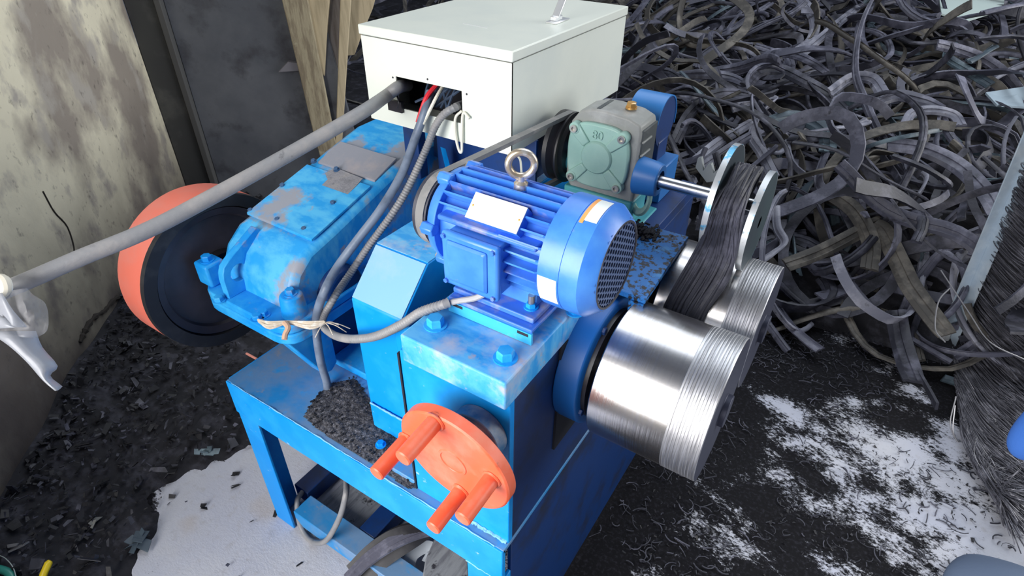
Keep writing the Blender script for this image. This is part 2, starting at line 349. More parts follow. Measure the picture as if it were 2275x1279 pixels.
def board(name, pxs, off, th, m, label):
    q = [plane_at(*p, off) for p in pxs]; b = B(); b.hexa([p+WD*th for p in q], q)
    o = build(name, b, m, bevel=.004); return tag(o, label, 'timber')
board('timber_plank', [(600, -110), (662, -110), (742, 300), (769, 420), (732, 420), (697, 300)], .03, .03, wood_rough, 'rough bark-edged plank leaning against the grey steel door')
board('timber_post', [(668, -60), (738, -60), (727, 60), (721, 170), (716, 165)], .0, .08, wood_pale, 'pale sawn post standing behind the bark-edged plank')
board('timber_post', [(728, -60), (764, -60), (747, 300), (738, 420), (722, 420), (722, 170)], -.05, .06, mat('shaded_timber', (.20, .18, .17), .75, layers=[((.13, .11, .10), 6, .45, .65, (8, 8, .8))]), 'shaded side of the pale post, shade put into its colour')  # darker timber copy with the shade of the post's side in its colour
board('timber_batten', [(758, -60), (784, -60), (761, 300), (750, 420), (736, 420), (746, 300)], .015, .03, wood_pale, 'narrow upright batten to the right of the shaded post side')
board('timber_board', [(775, -60), (850, -60), (828, 20), (805, 75), (788, 122), (769, 125)], -.10, .03, wood_pale, 'short wide pale board behind the narrow batten, left of the cream box')

# ------------------------------------------------------------------ machine stand
ZT = .583; X0, X1, Y0 = -1.182, -.346, .524
st = thing('machine_stand', (-.76, 1.0, 0), 'blue welded steel stand with legs carrying the whole machine', 'stand')
build('table_top', B().box((X0, Y0, ZT-.012), (X1, 1.75, ZT)), blue_dusty, st, bevel=.002)
build('front_apron', B().box((X0, Y0-.004, .472), (X1, Y0+.008, ZT-.001)), blue, st, bevel=.002)
build('side_apron', B().box((X0-.004, Y0+.008, .472), (X0+.008, 1.75, ZT-.001)), blue, st, bevel=.002)
build('leg', B().box((X0, Y0, 0), (X0+.076, Y0+.008, .475)).box((X0, Y0+.008, 0), (X0+.008, Y0+.076, .475)), blue, st, bevel=.002)
build('leg', B().box((-.437, Y0, 0), (X1, Y0+.008, .475)).box((X1-.008, Y0+.008, 0), (X1, Y0+.028, .475)), blue, st, bevel=.002)
for x in (X0, X1-.075): build('leg', B().box((x, 1.66, 0), (x+.075, 1.74, .57)), navy_and_shade, st, bevel=.002)
build('bottom_rail', B().box((-1.10, .535, .02), (-.44, .603, .08)), blue_dusty, st, bevel=.003)
build('bottom_rail', B().box((-.90, .603, .02), (-.84, 1.65, .078)), navy_and_shade, st, bevel=.003)
build('bottom_rail', B().box((X0+.01, .60, .02), (X0+.07, 1.66, .08)), navy_and_shade, st, bevel=.003)
build('bottom_rail', B().box((-1.11, 1.02, .02), (-.44, 1.08, .08)), navy_and_shade, st, bevel=.003)
build('side_panel', B().box((X1-.01, Y0+.029, .02), (X1-.0005, 1.60, ZT)), navy_and_shade, st, bevel=.002)  # coloured darker than the front to carry its shade
b = B()
for p0, p1, k in (((X0+.02, Y0, ZT), (X1-.02, Y0, ZT), 60), ((X1-.09, Y0-.004, .473), (X1-.01, Y0-.004, .473), 10)):
    b = B()
    b.tube([Vector(p0).lerp(Vector(p1), i/k)+Vector((0, random.uniform(-.0008, .0008), random.uniform(-.001, .0005))) for i in range(k+1)], [random.uniform(.0008, .0022) for _ in range(k+1)], 6)
    build('weld_seam', b, mat('weld_pale', (.20, .50, .80), .5, bump=(220, .6)), st)
build('lower_board', B().box((-1.09, .62, .012), (-.92, 1.0, .02)), wood_grey, st, label='grey board lying inside the foot frame')
# ------------------------------------------------------------------ roll frame (the block with the adjusting screw)
rf = thing('roll_frame', (-.45, .9, ZT), 'blue steel block of the machine with bolted cap plate above the orange handwheel', 'machine frame')
build('front_plate', B().box((-.573, .542, ZT), (X1, .556, .969)), blue, rf, bevel=.002)
build('side_plate', B().box((X1-.035, .556, ZT), (X1-.001, 1.40, .968)), navy_and_shade, rf, bevel=.003)  # shade on the block's right side is painted into this blue
build('side_plate', B().box((-.573, .60, ZT), (-.54, 1.40, 1.0)), navy_and_shade, rf, bevel=.003)
build('rear_plate', B().box((-.54, 1.36, ZT), (X1-.035, 1.40, 1.0)), navy_and_shade, rf, bevel=.003)
build('cap_plate', B().box((-.548, Y0, .970), (X1+.003, .80, 1.027)), blue_worn, rf, bevel=.003)
build('cap_rear_plate', B().box((-.548, .80, .968), (X1, 1.40, 1.0)), navy_and_shade, rf, bevel=.003)
for px, py in ((968, 722), (1123, 795)): bolt(rf, at(px, py, z=1.027), r=.0145, h=.017, m=gear_blue)
bolt(rf, at(1152, 830, z=1.027)+Vector((.0, .18, 0)), r=.012, h=.012, m=gear_blue)
for (x, z) in ((-.40, .88),):
    build('screw_boss', B().lathe([(0, .050), (.028, .050), (.028, .038), (.060, .036)], (x, .542, z), (0, -1, 0), 36), mat('boss_blue', (.05, .17, .34), .45, layers=[((.30, .33, .38), 14, .5, .66, None)]), rf, bevel=.002)
build('bearing_slot', B().box((X1-.001, .70, .70), (X1+.004, .96, .97)), mat('slot_shadow', (.01, .012, .02), .8), rf)
build('base_foot', B().box((-.66, .545, ZT), (-.573, .66, ZT+.014)), blue_dusty, rf, bevel=.002)
bolt(rf, at(846, 988, z=ZT+.014), r=.009, h=.010, m=blue)
build('seam_strip', B().box((-.578, .5405, ZT), (-.574, .60, .96)), mat('slot_shadow', (.01, .012, .02), .8), rf)
b = B(); b.tube([Vector((-.55+.2*i/40, .541, .968+random.uniform(-.001, .001))) for i in range(41)], [random.uniform(.0015, .0032) for _ in range(41)], 6)
build('weld_seam', b, mat('weld_pale', (.20, .50, .80), .5), rf); b = B()
b.tube([Vector((-.44+.09*i/24, .541, ZT+.004+random.uniform(-.002, .002))) for i in range(25)], [random.uniform(.003, .0055) for _ in range(25)], 6)
build('weld_seam', b, mat('weld_pale', (.20, .50, .80), .5), rf)

# handwheel
hw = thing('handwheel', (-.40, .47, .774), 'orange oval-looking round handwheel with four peg handles on the screw end', 'handwheel')
C0 = Vector((-.400, .470, .880)); ax = Vector((.0, -1, -.10)).normalized()
b = B().lathe([(-.012, .100), (-.010, .106), (.008, .106), (.011, .1035), (.011, .0)], C0, ax, 64); build('disc', b, orange, hw, bevel=.001)
b = B().lathe([(.011, .028), (.0125, .027), (.0125, .023), (.0112, .022)], C0, ax, 40, caps=False); build('centre_ring', b, orange, hw)
for px, py in ((905, 976), (977, 925), (1019, 1098), (1095, 1060)):
    p = at(px, py, y=.46); p = p-ax*((p-C0).dot(ax)-.009)
    pg = build('peg_handle', B().lathe([(-.004, .0135), (.076, .0135), (.078, .012)], p, ax, 24), orange, hw)
    wb = B(); u = ax.orthogonal().normalized(); w = ax.cross(u)
    wb.tube([p+ax*.003+(u*math.cos(t)+w*math.sin(t))*.0145 for t in [2*PI*i/16 for i in range(16)]], [random.uniform(.002, .0042) for _ in range(16)], 6, closed=True)
    build('weld_bead', wb, orange, pg)
build('screw_shaft', B().cyl(C0-ax*.012, C0-ax*.075, .020, 24), steel, hw)

# belt housing in the middle
hs = thing('belt_housing', (-.70, .9, ZT), 'blue sheet housing with pale sloping front facet in the middle of the machine', 'housing')
build('body', B().prism([(.622, ZT), (1.35, ZT), (1.35, 1.03), (.708, 1.03), (.622, .946)], 'x', -.772, -.640), blue, hs, bevel=.003)
t = Vector((.708-.622, 1.03-.946)).normalized()
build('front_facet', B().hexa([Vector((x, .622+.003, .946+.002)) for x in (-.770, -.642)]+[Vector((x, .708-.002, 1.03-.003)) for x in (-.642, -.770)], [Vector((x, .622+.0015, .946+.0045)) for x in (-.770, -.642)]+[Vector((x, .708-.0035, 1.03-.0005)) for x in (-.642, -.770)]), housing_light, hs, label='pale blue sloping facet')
build('top_sheet', B().box((-.771, .709, 1.03), (-.641, 1.35, 1.0315)), blue_worn, hs)
build('lower_front', B().box((-.765, .615, ZT), (-.62, .622, .66)), blue, hs, bevel=.002)
b = B(); b.tube([Vector((-.765+.14*i/24, .6165, .662+random.uniform(-.001, .001))) for i in range(25)], [random.uniform(.0016, .003) for _ in range(25)], 6); build('weld_seam', b, mat('weld_pale', (.20, .50, .80), .5), hs)
build('infill_panel', B().box((-.640, .60, ZT), (-.573, .608, .96)), blue, hs, bevel=.002)

# ------------------------------------------------------------------ gear reducer
gr = thing('gear_reducer', (-1.09, 1.2, ZT), 'large blue cast gear reducer with sloping dusty top on the left half of the stand', 'gear reducer')
prof = [(.625, .795), (.632, .86), (.655, .902), (.70, .937), (.78, .957), (1.0, 1.022), (1.12, 1.05), (1.5, 1.058), (1.72, .97), (1.80, .795)]
build('upper_casing', B().prism(prof, 'x', -1.232, -.985), gear_top, gr, bevel=.016, smooth=50)
pl = [(-1.258, .64)]+[(-1.205-.053*math.cos(t), .617-.045*math.sin(t)) for t in np.linspace(.1, PI/2, 6)]+[(-1.0+.055*math.sin(t), .617-.045*math.cos(t)) for t in np.linspace(0, PI/2, 6)]+[(-.945, 1.86), (-1.258, 1.86)]
build('upper_flange', B().prism(pl, 'z', .790, .812), gear_blue, gr, bevel=.004)
build('lower_flange', B().prism(pl, 'z', .760, .7875), gear_blue, gr, bevel=.004)
build('lower_casing', B().prism([(.70, .60), (1.8, .60), (1.84, .765), (.66, .765), (.67, .70)], 'x', -1.17, -1.0), navy_and_shade, gr, bevel=.012)
build('foot', B().box((-1.02, .715, ZT), (-.80, 1.7, ZT+.022)), gear_blue, gr, bevel=.003)
build('stiffener_lug', B().prism([(.580, .765), (.70, .765), (.70, .62), (.680, .605), (.655, .612)], 'x', -1.010, -.965), gear_blue, gr, bevel=.004)
build('stiffener_lug', B().prism([(.60, .765), (.64, .765), (.64, .70), (.62, .715)], 'x', -1.20, -1.185), gear_blue, gr, bevel=.003)
# lifting web with a hole
cy_, cz_, rh = .624, .864, .022
hole = [(cy_+rh*math.cos(t), cz_+rh*math.sin(t)) for t in np.linspace(-PI*.5, PI*1.5, 20)]
outer = [(.582, .812), (.582, .870), (.590, .892), (.612, .908), (.70, .952), (.72, .90), (.70, .812)]
b = B(); n = 28; O = []
def resample(P, k):
    P = P+[P[0]]; Ls = [math.dist(P[i], P[i+1]) for i in range(len(P)-1)]; T = sum(Ls); out = []
    for j in range(k):
        s = T*j/k; i = 0
        while s > Ls[i]: s -= Ls[i]; i += 1
        f = s/Ls[i]; out.append((P[i][0]+(P[i+1][0]-P[i][0])*f, P[i][1]+(P[i+1][1]-P[i][1])*f))
    return out
O = resample(outer, n); O.sort(key=lambda p: math.atan2(p[1]-cz_, p[0]-cy_)); Hh = [(cy_+rh*math.cos(math.atan2(p[1]-cz_, p[0]-cy_)), cz_+rh*math.sin(math.atan2(p[1]-cz_, p[0]-cy_))) for p in O]
vs = [(x, *p) for x in (-1.172, -1.152) for R_ in (O, Hh) for p in R_]; fs = []
for i in range(n):
    j = (i+1) % n; fs += [(i, j, n+j, n+i), (2*n+i, 3*n+i, 3*n+j, 2*n+j), (i, 2*n+i, 2*n+j, j), (n+i, n+j, 3*n+j, 3*n+i)]
b.add(vs, fs); build('lifting_web', b, gear_blue, gr, bevel=.002)
def post(p, r, h, m=gear_blue):
    b = B().lathe([(0, r*1.15), (h*.85, r*1.02), (h, r*.92)], p, (0, 0, 1), 28); o = build('bolt_boss', b, m, gr, bevel=.003)
    bolt(o, Vector(p)+Vector((0, 0, h)), r=.011, h=.014, m=gear_blue)
post((-.985, .632, .81), .026, .055)
b = B().box((-1.272, .585, .812), (-1.222, .635, .872)); sq = build('bolt_boss', b, gear_blue, gr, bevel=.006); bolt(sq, (-1.247, .608, .872), r=.012, h=.015, m=gear_blue)
for px, py in ((487, 668), (572, 708), (586, 700)): bolt(gr, at(px, py, z=.812), r=.011, h=.013, m=gear_blue)
build('bearing_cap', B().lathe([(-.03, .066), (.020, .062), (.030, .054), (.032, .030)], (-.985, .76, .805), (1, 0, 0), 40), navy_and_shade, gr, bevel=.004)
def slope_plate(name, y0, y1, z0, z1, th, m, x0, x1):
    return build(name, B().prism([(y0, z0), (y1, z1), (y1, z1+th), (y0, z0+th)], 'x', x0, x1), m, gr, bevel=.0015)
sl = lambda y: .957+(1.022-.957)*(y-.78)/.22
cp = slope_plate('cover_plate', .725, .925, sl(.725)+.0075, sl(.925), .007, gear_top, -1.224, -.998)
slope_plate('cover_plate', .945, 1.03, sl(.945)-.001, sl(1.03)+.002, .006, dust_plate, -1.205, -1.005)
def on_slope(px, py, dz):
    zz = 1.0
    for _ in range(8): q = at(px, py, z=zz); zz = sl(min(max(q.y, .70), 1.08))+dz
    return Vector((q.x, q.y, zz))
dp = [on_slope(*p, .0088) for p in ((706, 470), (700, 446), (716, 436), (712, 414), (728, 398), (722, 384), (746, 372), (780, 386), (806, 396), (792, 412), (772, 432), (750, 455), (728, 474))]
build('dust_patch', B().hexa([p-Vector((0, 0, .001)) for p in dp], dp), mat('grey_dust', (.27, .27, .30), .95, layers=[((.16, .16, .18), 40, .5, .7, None), ((.36, .34, .34), 15, .55, .7, None)], bump=(160, .6)), gr, label='grey dust caked on the cover plate')
for px, py in ((557, 467), (628, 411), (697, 357), (617, 487), (676, 508), (740, 450), (748, 375)):
    y = at(px, py, x=-1.19 if px < 610 or px in (628, 697) else -1.01).y
    p = at(px, py, z=sl(y)+.011) if False else None
    for _ in range(6):
        zz = sl(y)+.011; q = at(px, py, z=zz); y = min(max(q.y, .70), 1.08)
    bolt(gr, Vector((q.x, q.y, zz-.003)), (0, -.28, 1), r=.0062, h=.008, m=mat('dark_screw', (.05, .12, .25), .5), washer=True, name='cover_screw')

# flywheel on the input shaft
fw = thing('flywheel_pulley', (-1.32, .657, .596), 'wide red-rimmed pulley with black dished face at the left of the machine', 'pulley')
Cf = Vector((-1.275, .657, .80)); X = Vector((1, 0, 0))
build('rim', B().lathe([(-.115, .17), (-.115, .198), (-.10, .2035), (-.012, .2035)], Cf, X, 72, caps=False), red_rim, fw, bevel=.002)
build('rim_edge', B().lathe([(-.012, .2037), (.0, .202), (0, .172), (-.02, .168)], Cf, X, 72, caps=False), black, fw)
build('dished_face', B().lathe([(-.02, .172), (-.006, .168), (-.012, .150), (-.035, .135), (-.045, .09), (-.03, .062), (-.03, .0)], Cf, X, 72), mat('dull_black_face', (.030, .026, .034), .45, layers=[((.06, .052, .062), 3, .45, .6, None)]), fw)
build('hub', B().lathe([(-.04, .058), (.004, .056), (.004, .03), (.028, .03)], Cf, X, 40), blackgloss, fw)

# ------------------------------------------------------------------ cream control box and its bracket
BX0, BX1, BY0, BY1, BZ0, BZ1 = -1.045, -.643, 1.0, 1.537, 1.143, 1.355; ZL = 1.332
bx = thing('control_box', ((BX0+BX1)/2, (BY0+BY1)/2, BZ0), 'cream painted steel electrical control box with wires leaving its front cut-out', 'control box')
hx0, hx1, hz0, hz1 = -.952, -.768, 1.186, 1.257
xs = [BX0, hx0, hx1, BX1]; zs = [BZ0, hz0, hz1, ZL]; b = B()
vs = [(x, y, z) for y in (BY0, BY0+.004) for z in zs for x in xs]; fs = []
for j in range(3):
    for i in range(3):
        if i == 1 and j == 1: continue
        a = j*4+i; fs += [(a, a+1, a+5, a+4), (16+a, 16+a+4, 16+a+5, 16+a+1)]
for (i, j) in ((5, 6), (6, 10), (10, 9), (9, 5)): fs.append((i, j, 16+j, 16+i))
b.add(vs, fs)
build('front_wall', b, cream, bx, smooth=0)
b = B().box((BX0, BY0+.004, BZ0), (BX1, BY1, BZ0+.004)).box((BX0, BY1-.004, BZ0+.004), (BX1, BY1, ZL)).box((BX0, BY0+.004, BZ0+.004), (BX0+.004, BY1-.004, ZL)).box((BX1-.004, BY0+.004, BZ0+.004), (BX1, BY1-.004, ZL))
build('tray', b, cream, bx, smooth=0)
build('inner_back', B().box((BX0+.02, BY0+.12, BZ0+.006), (BX1-.02, BY0+.125, ZL-.004)), dark_inside, bx)
build('seam_gap', B().box((BX0+.002, BY0+.002, ZL), (BX1-.002, BY1-.002, ZL+.0022)), mat('seam_grey', (.14, .14, .13), .8), bx)
lid = build('lid', B().box((BX0-.003, BY0-.003, ZL+.0022), (BX1+.003, BY1+.003, BZ1)), cream, bx, bevel=.0025)
lp = at(1238, 48, z=BZ1); lp = Vector((lp.x, lp.y, BZ1))
lk = build('lock_handle', B().box(lp+Vector((-.014, -.03, 0)), lp+Vector((.014, .035, .004))).box(lp+Vector((-.008, -.02, .004)), lp+Vector((.008, .01, .014))), alu, lid, bevel=.002)
b = B(); b.hexa([lp+Vector(v) for v in ((-.009, -.012, .012), (.009, -.012, .012), (.009, -.004, .010), (-.009, -.004, .010))], [lp+Vector(v) for v in ((-.010, .045, .075), (.008, .045, .075), (.008, .054, .071), (-.010, .054, .071))])
build('lever', b, alu, lk, bevel=.003)
b = B(); s0 = at(1028, 52, z=BZ1); s1 = at(1082, 62, z=BZ1); b.tube([s0+Vector((0, 0, .0002)), s1+Vector((0, 0, .0002))], .0008, 6); build('scratch', b, mat('scratch_grey', (.55, .57, .6), .6), lid)
for px, py in ((873, 172), (950, 176), (1037, 209), (855, 208)):
    q = at(px, py, y=BY0); build('screw_hole', B().cyl(q+Vector((0, .001, 0)), q-Vector((0, .0008, 0)), .0022, 10), dark_inside, bx)
b = B()
for k in range(9):
    x = random.uniform(hx0+.06, hx1-.01); b.tube(spline([(x, BY0+.11, 1.25-random.random()*.02), (x+random.uniform(-.03, .03), BY0+.06, 1.24), (x+random.uniform(-.05, .02), BY0+.02, 1.20)], 6), .003, 6)
build('loose_wires', b, mat('wire_bluegrey', (.05, .08, .14), .5), bx)
b = B().tube(spline([at(972, 186, y=1.03), at(950, 212, y=1.0), at(938, 240, y=.985), at(928, 272, y=.972)], 8), .0052, 8); build('red_wire', b, wire_red, bx)
b = B().tube(spline([at(985, 190, y=1.03), at(970, 215, y=1.0), at(955, 245, y=.985), at(940, 275, y=.972)], 8), .0038, 8); build('white_wire', b, wire_white, bx)
b = B().tube(spline([at(1026, 246, y=.998), at(1012, 262, y=.993), at(1012, 300, y=.992), at(1020, 334, y=.992), at(1026, 335, y=.992), at(1026, 300, y=.992), at(1029, 252, y=.995), at(1043, 263, y=.992)], 8), .0030, 8); build('white_loop', b, wire_white, bx)
b = B().tube(spline([at(880, 208, y=1.0), at(886, 225, y=.993), at(883, 240, y=.992)], 6), .0022, 6).box(at(868, 242, y=.999)+Vector((0, -.008, 0)), at(896, 226, y=.999)); build('cable_clamp', b, blackgloss, bx)
br = thing('box_bracket', (-.84, 1.25, ZT), 'dark blue folded steel bracket holding up the cream control box', 'bracket')
build('left_upright', B().box((-.975, 1.03, 1.0), (-.93, 1.06, BZ0)), navy_and_shade, br, bevel=.002)
build('rear_panel', B().box((-.93, 1.10, .75), (-.64, 1.11, BZ0)), navy_and_shade, br, bevel=.002)
build('gusset', B().hexa([at(990, 330, y=1.05), at(1012, 415, y=1.05), at(1005, 415, y=1.05)], [at(978, 325, y=1.06), at(1012, 412, y=1.06), at(1000, 420, y=1.09)]), blue, br, bevel=.001)
build('base_leg', B().box((-.96, 1.12, 1.02), (-.66, 1.50, BZ0)), navy_and_shade, br, bevel=.004)
build('base_leg', B().box((-.93, 1.15, ZT), (-.67, 1.48, 1.02)), navy_and_shade, br, bevel=.004)

# ------------------------------------------------------------------ electric motor
mt = thing('electric_motor', (-.43, .70, 1.06), 'bright blue finned electric motor with eye bolt on the cap plate', 'motor')
MC = Vector((0, .705, 1.165)); RB = .067
build('body', B().lathe([(-.548, .05), (-.548, RB), (-.345, RB)], MC, X, 48), motor_blue, mt)
FN = 28
for i in range(FN):
    a = 2*PI*i/FN
    if abs((a-PI+PI) % (2*PI)) < 0: continue
    d = Vector((0, math.cos(a), math.sin(a))); n = Vector((0, -math.sin(a), math.cos(a)))
    if d.z < -.72: continue
    if d.y < -.74 and d.z < .62 and d.z > -.55: x1 = -.345; x0 = -.425
    else: x0, x1 = -.546, -.343
    b = B(); r0, r1 = RB-.004, .0850
    lo = [MC+Vector((x, 0, 0))+d*r+n*s for (x, r) in ((x0, r0), (x1, r0), (x1, r1-.008), (x1-.012, r1), (x0, r1)) for s in (-.0015,)]
    hi = [p+n*.003 for p in lo]
    build('cooling_fin', b.hexa(lo, hi), motor_dusty if i % 3 == 0 else motor_blue, mt, smooth=0)
build('end_shield', B().lathe([(-.572, .03), (-.572, .066), (-.562, .078), (-.550, .082), (-.545, .082)], MC, X, 48), motor_blue, mt, bevel=.001)
for a in (PI*.30, PI*.62, PI*.97, PI*1.3, PI*1.7):
    d = Vector((0, math.cos(a), math.sin(a))); p = MC+Vector((-.558, 0, 0))+d*.080
    lo_ = build('shield_lug', B().lathe([(-.010, .0115), (.014, .0115)], p, X, 6), motor_blue, mt, bevel=.002); bolt(lo_, p-X*.010, -X, r=.006, h=.005, m=zinc, washer=False)
build('fan_cover', B().lathe([(-.350, .080), (-.350, .0895), (-.316, .0895), (-.3155, .0885), (-.3145, .0885), (-.314, .0895), (-.286, .0890), (-.266, .073), (-.264, .069), (-.268, .069)], MC, X, 64, caps=False), motor_blue, mt)
build('fan_recess', B().lathe([(-.272, .0), (-.272, .070)], MC, X, 48), mat('fan_dark', (.008, .009, .014), .8), mt)
b = B(); hr = .0064
for i in range(-14, 15):
    for j in range(-14, 15):
        cy0 = hr*1.5*i; cz0 = hr*math.sqrt(3)*(j+(i % 2)*.5)
        if math.hypot(cy0, cz0) > .068: continue
        ri = hr*.74; vo = [(hr*math.cos(PI/3*k), hr*math.sin(PI/3*k)) for k in range(6)]
        vs = [(MC.x-.2655, MC.y+cy0+y*s, MC.z+cz0+z*s) for s in (1, .74) for y, z in vo]+[(MC.x-.2675, MC.y+cy0+y*.74, MC.z+cz0+z*.74) for y, z in vo]
        b.add(vs, [(k, (k+1) % 6, 6+(k+1) % 6, 6+k) for k in range(6)]+[(6+k, 6+(k+1) % 6, 12+(k+1) % 6, 12+k) for k in range(6)])
build('fan_grille', b, mat('grille_blue', (.10, .15, .30), .5), mt, smooth=0)
build('grille_ring', B().lathe([(-.2655, .066), (-.2635, .0665), (-.2635, .0695), (-.2655, .070)], MC, X, 48, caps=False), darkgrey, mt)
# terminal box
TX0, TX1, TY, TZ0, TZ1 = -.512, -.408, .600, 1.100, 1.196
tb = build('terminal_box', B().box((TX0+.004, TY+.012, TZ0+.004), (TX1-.004, .66, TZ1-.004)), motor_blue, mt, bevel=.004)
tl = build('box_lid', B().box((TX0, TY, TZ0), (TX1, TY+.013, TZ1)), motor_blue, tb, bevel=.005)
build('lid_raised_panel', B().hexa([Vector((x, TY, z)) for x, z in ((TX0+.010, TZ0+.010), (TX1-.016, TZ0+.010), (TX1-.016, TZ1-.010), (TX0+.010, TZ1-.010))], [Vector((x, TY-.005, z)) for x, z in ((TX0+.014, TZ0+.014), (TX1-.022, TZ0+.014), (TX1-.022, TZ1-.016), (TX0+.014, TZ1-.016))]), motor_blue, tb, bevel=.003)
for x in (TX0+.006, TX1-.008):
    for z in (TZ0+.007, TZ1-.007): bolt(tb, (x, TY, z), (0, -1, 0), r=.0042, h=.004, m=motor_dusty, washer=False, name='screw')
build('box_shelf', B().box((-.54, .627, TZ1-.003), (-.36, .66, TZ1+.006)), motor_dusty, mt, bevel=.003)
np0 = [at(px, py, y=.64) for px, py in ((1082, 452), (1168, 478), (1148, 522), (1066, 494))]
npn = Vector((0, -.70, .72))
pc = MC+Vector((-.44, 0, 0))+npn.normalized()*.088
u = Vector((1, 0, 0)); w = npn.normalized().cross(u)
q = [pc+u*a+w*c for a, c in ((-.046, -.021), (.046, -.021), (.046, .021), (-.046, .021))]
build('nameplate_seat', B().hexa([p-npn.normalized()*.024 for p in q], [p-npn.normalized()*.001 for p in q]), motor_blue, mt)
build('nameplate', B().hexa([p-npn.normalized()*.001 for p in q], [p+npn.normalized()*.0006 for p in q]), white, mt, label='white nameplate on the motor')
for a in (-.041, .041): build('rivet', B().sphere(pc+u*a, .002, .002, .002, 8, 6), sticker, mt)
# stickers on the fan cover follow its curve
def curved(name, x0, x1, a0, a1, m, r=.0902, seg=14):
    b = B(); vs = []
    for i in range(seg+1):
        a = a0+(a1-a0)*i/seg
        for x, rr in ((x0, r-.0008), (x1, r-.0008), (x1, r), (x0, r)): vs.append(MC+Vector((x, math.cos(a)*rr, math.sin(a)*rr)))
    fs = [(i*4+k, i*4+(k+1) % 4, i*4+4+(k+1) % 4, i*4+4+k) for i in range(seg) for k in range(4)]+[(3, 2, 1, 0), tuple(seg*4+k for k in range(4))]
    return build(name, b.add(vs, fs), m, mt)
curved('white_sticker', -.349, -.318, PI*.99, PI*1.17, white)
curved('orange_sticker', -.313, -.307, PI*.44, PI*.66, sticker)
curved('pale_sticker', -.307, -.288, PI*.44, PI*.64, sticker_pale)
# eye bolt
ep = MC+Vector((-.435, .0, .078))
eb = build('eye_bolt', B().torus(ep+Vector((0, 0, .040)), (.55, -.83, 0), .0195, .0058, 36, 12).lathe([(.0, .011), (.010, .011), (.014, .007), (.022, .007)], ep, (0, 0, 1), 20), mat('eye_bolt_steel', (.62, .52, .40), .3, .8, layers=[((.8, .78, .74), 60, .5, .6, None)]), mt)
build('eye_boss', B().lathe([(-.012, .012), (.001, .0115)], ep, (0, 0, 1), 20), motor_blue, mt)
# feet and base channel
build('foot_plate', B().box((-.520, .632, 1.058), (-.362, .780, 1.068)), motor_dusty, mt, bevel=.002)
build('foot_web', B().box((-.50, .66, 1.066), (-.375, .75, 1.11)), motor_blue, mt, bevel=.004)
for px, py in ((1180, 682),):
    q = at(px, py, z=1.068); o = bolt(mt, q, r=.009, h=.009, m=gear_blue, name='foot_nut'); build('stud', B().cyl(q+Vector((0, 0, .009)), q+Vector((0, 0, .024)), .0055, 14), zinc, o)
bp = thing('motor_base_channel', (-.44, .70, 1.027), 'pale blue steel channel under the electric motor feet', 'mount')
build('web', B().box((-.520, .618, 1.050), (-.356, .790, 1.0575)), motor_dusty, bp, bevel=.002)
build('front_flange', B().box((-.512, .612, 1.0), (-.512, .612, 1.0)).hexa([Vector(v) for v in ((-.520, .617, 1.028), (-.356, .617, 1.028), (-.356, .622, 1.028), (-.520, .622, 1.028))], [Vector(v) for v in ((-.520, .617, 1.050), (-.356, .617, 1.050), (-.356, .622, 1.050), (-.520, .622, 1.050))]), mat('pale_channel_blue', (.05, .45, .80), .4, layers=[((.3, .5, .65), 18, .55, .7, None)]), bp)
build('rear_flange', B().box((-.520, .785, 1.027), (-.356, .790, 1.05)), navy_and_shade, bp)
for x in (-.500, -.372): build('slot', B().box((x-.010, .6162, 1.043), (x+.010, .6172, 1.048)), dark_inside, bp)

# v-belt from the motor to the worm gearbox
vb = thing('drive_belt', (-.59, .9, 1.05), 'grey rubber v-belt looped from the motor pulley back under the cream box', 'belt')
P1 = Vector((-.590, .705, 1.165)); r1 = .062; P2 = Vector((-.590, 1.15, 1.125)); r2 = .075
path = []
base = math.atan2(P2.z-P1.z, P2.y-P1.y)
for i in range(19): a = base+PI/2+PI*i/18; path.append(P1+Vector((0, math.cos(a), math.sin(a)))*r1)
for i in range(10): path.append((path[18]).lerp(P2+Vector((0, math.cos(base-PI/2), math.sin(base-PI/2)))*r2, (i+1)/11))
for i in range(19): a = base-PI/2+PI*i/18; path.append(P2+Vector((0, math.cos(a), math.sin(a)))*r2)
n = len(path); cen = [P1 if i < 19 else (P2 if i >= 29 else None) for i in range(n)]
ups = []
for i in range(n):
    t = (path[(i+1) % n]-path[i-1]).normalized(); ups.append(X.cross(t)*-1)
b = B(); sec = [(-.008, .004), (.008, .004), (.0055, -.006), (-.0055, -.006)]; vs = []; fs = []
for p, u_ in zip(path, ups):
    vs += [p+X*a+u_*c for a, c in sec]
for i in range(n):
    j = (i+1) % n; fs += [(i*4+k, i*4+(k+1) % 4, j*4+(k+1) % 4, j*4+k) for k in range(4)]
build('belt_loop', b.add(vs, fs), mat('belt_grey', (.20, .20, .20), .7, layers=[((.32, .30, .29), 20, .5, .66, None)]), vb)
pm = thing('motor_pulley', (-.59, .705, 1.10), 'small grooved pulley on the left end of the electric motor', 'pulley')
build('sheave', B().lathe([(-.016, .03), (-.016, .064), (-.008, .064), (0, .054), (.008, .064), (.012, .064), (.012, .02), (.03, .02)], P1, X, 40), darkgrey, pm)
pg = thing('worm_gear_pulley', (-.59, 1.15, 1.04), 'black grooved pulley beside the green gearbox, below the cream box corner', 'pulley')
build('sheave', B().lathe([(-.020, .03), (-.020, .079), (-.010, .079), (0, .068), (.010, .079), (.014, .079), (.014, .068), (.020, .060), (.016, .02)], P2, X, 48), blackgloss, pg)
build('shaft', B().cyl(P2, P2+Vector((.10, 0, 0)), .010, 20), mat('shaft_blue', (.1, .35, .7), .4, .3), pg)

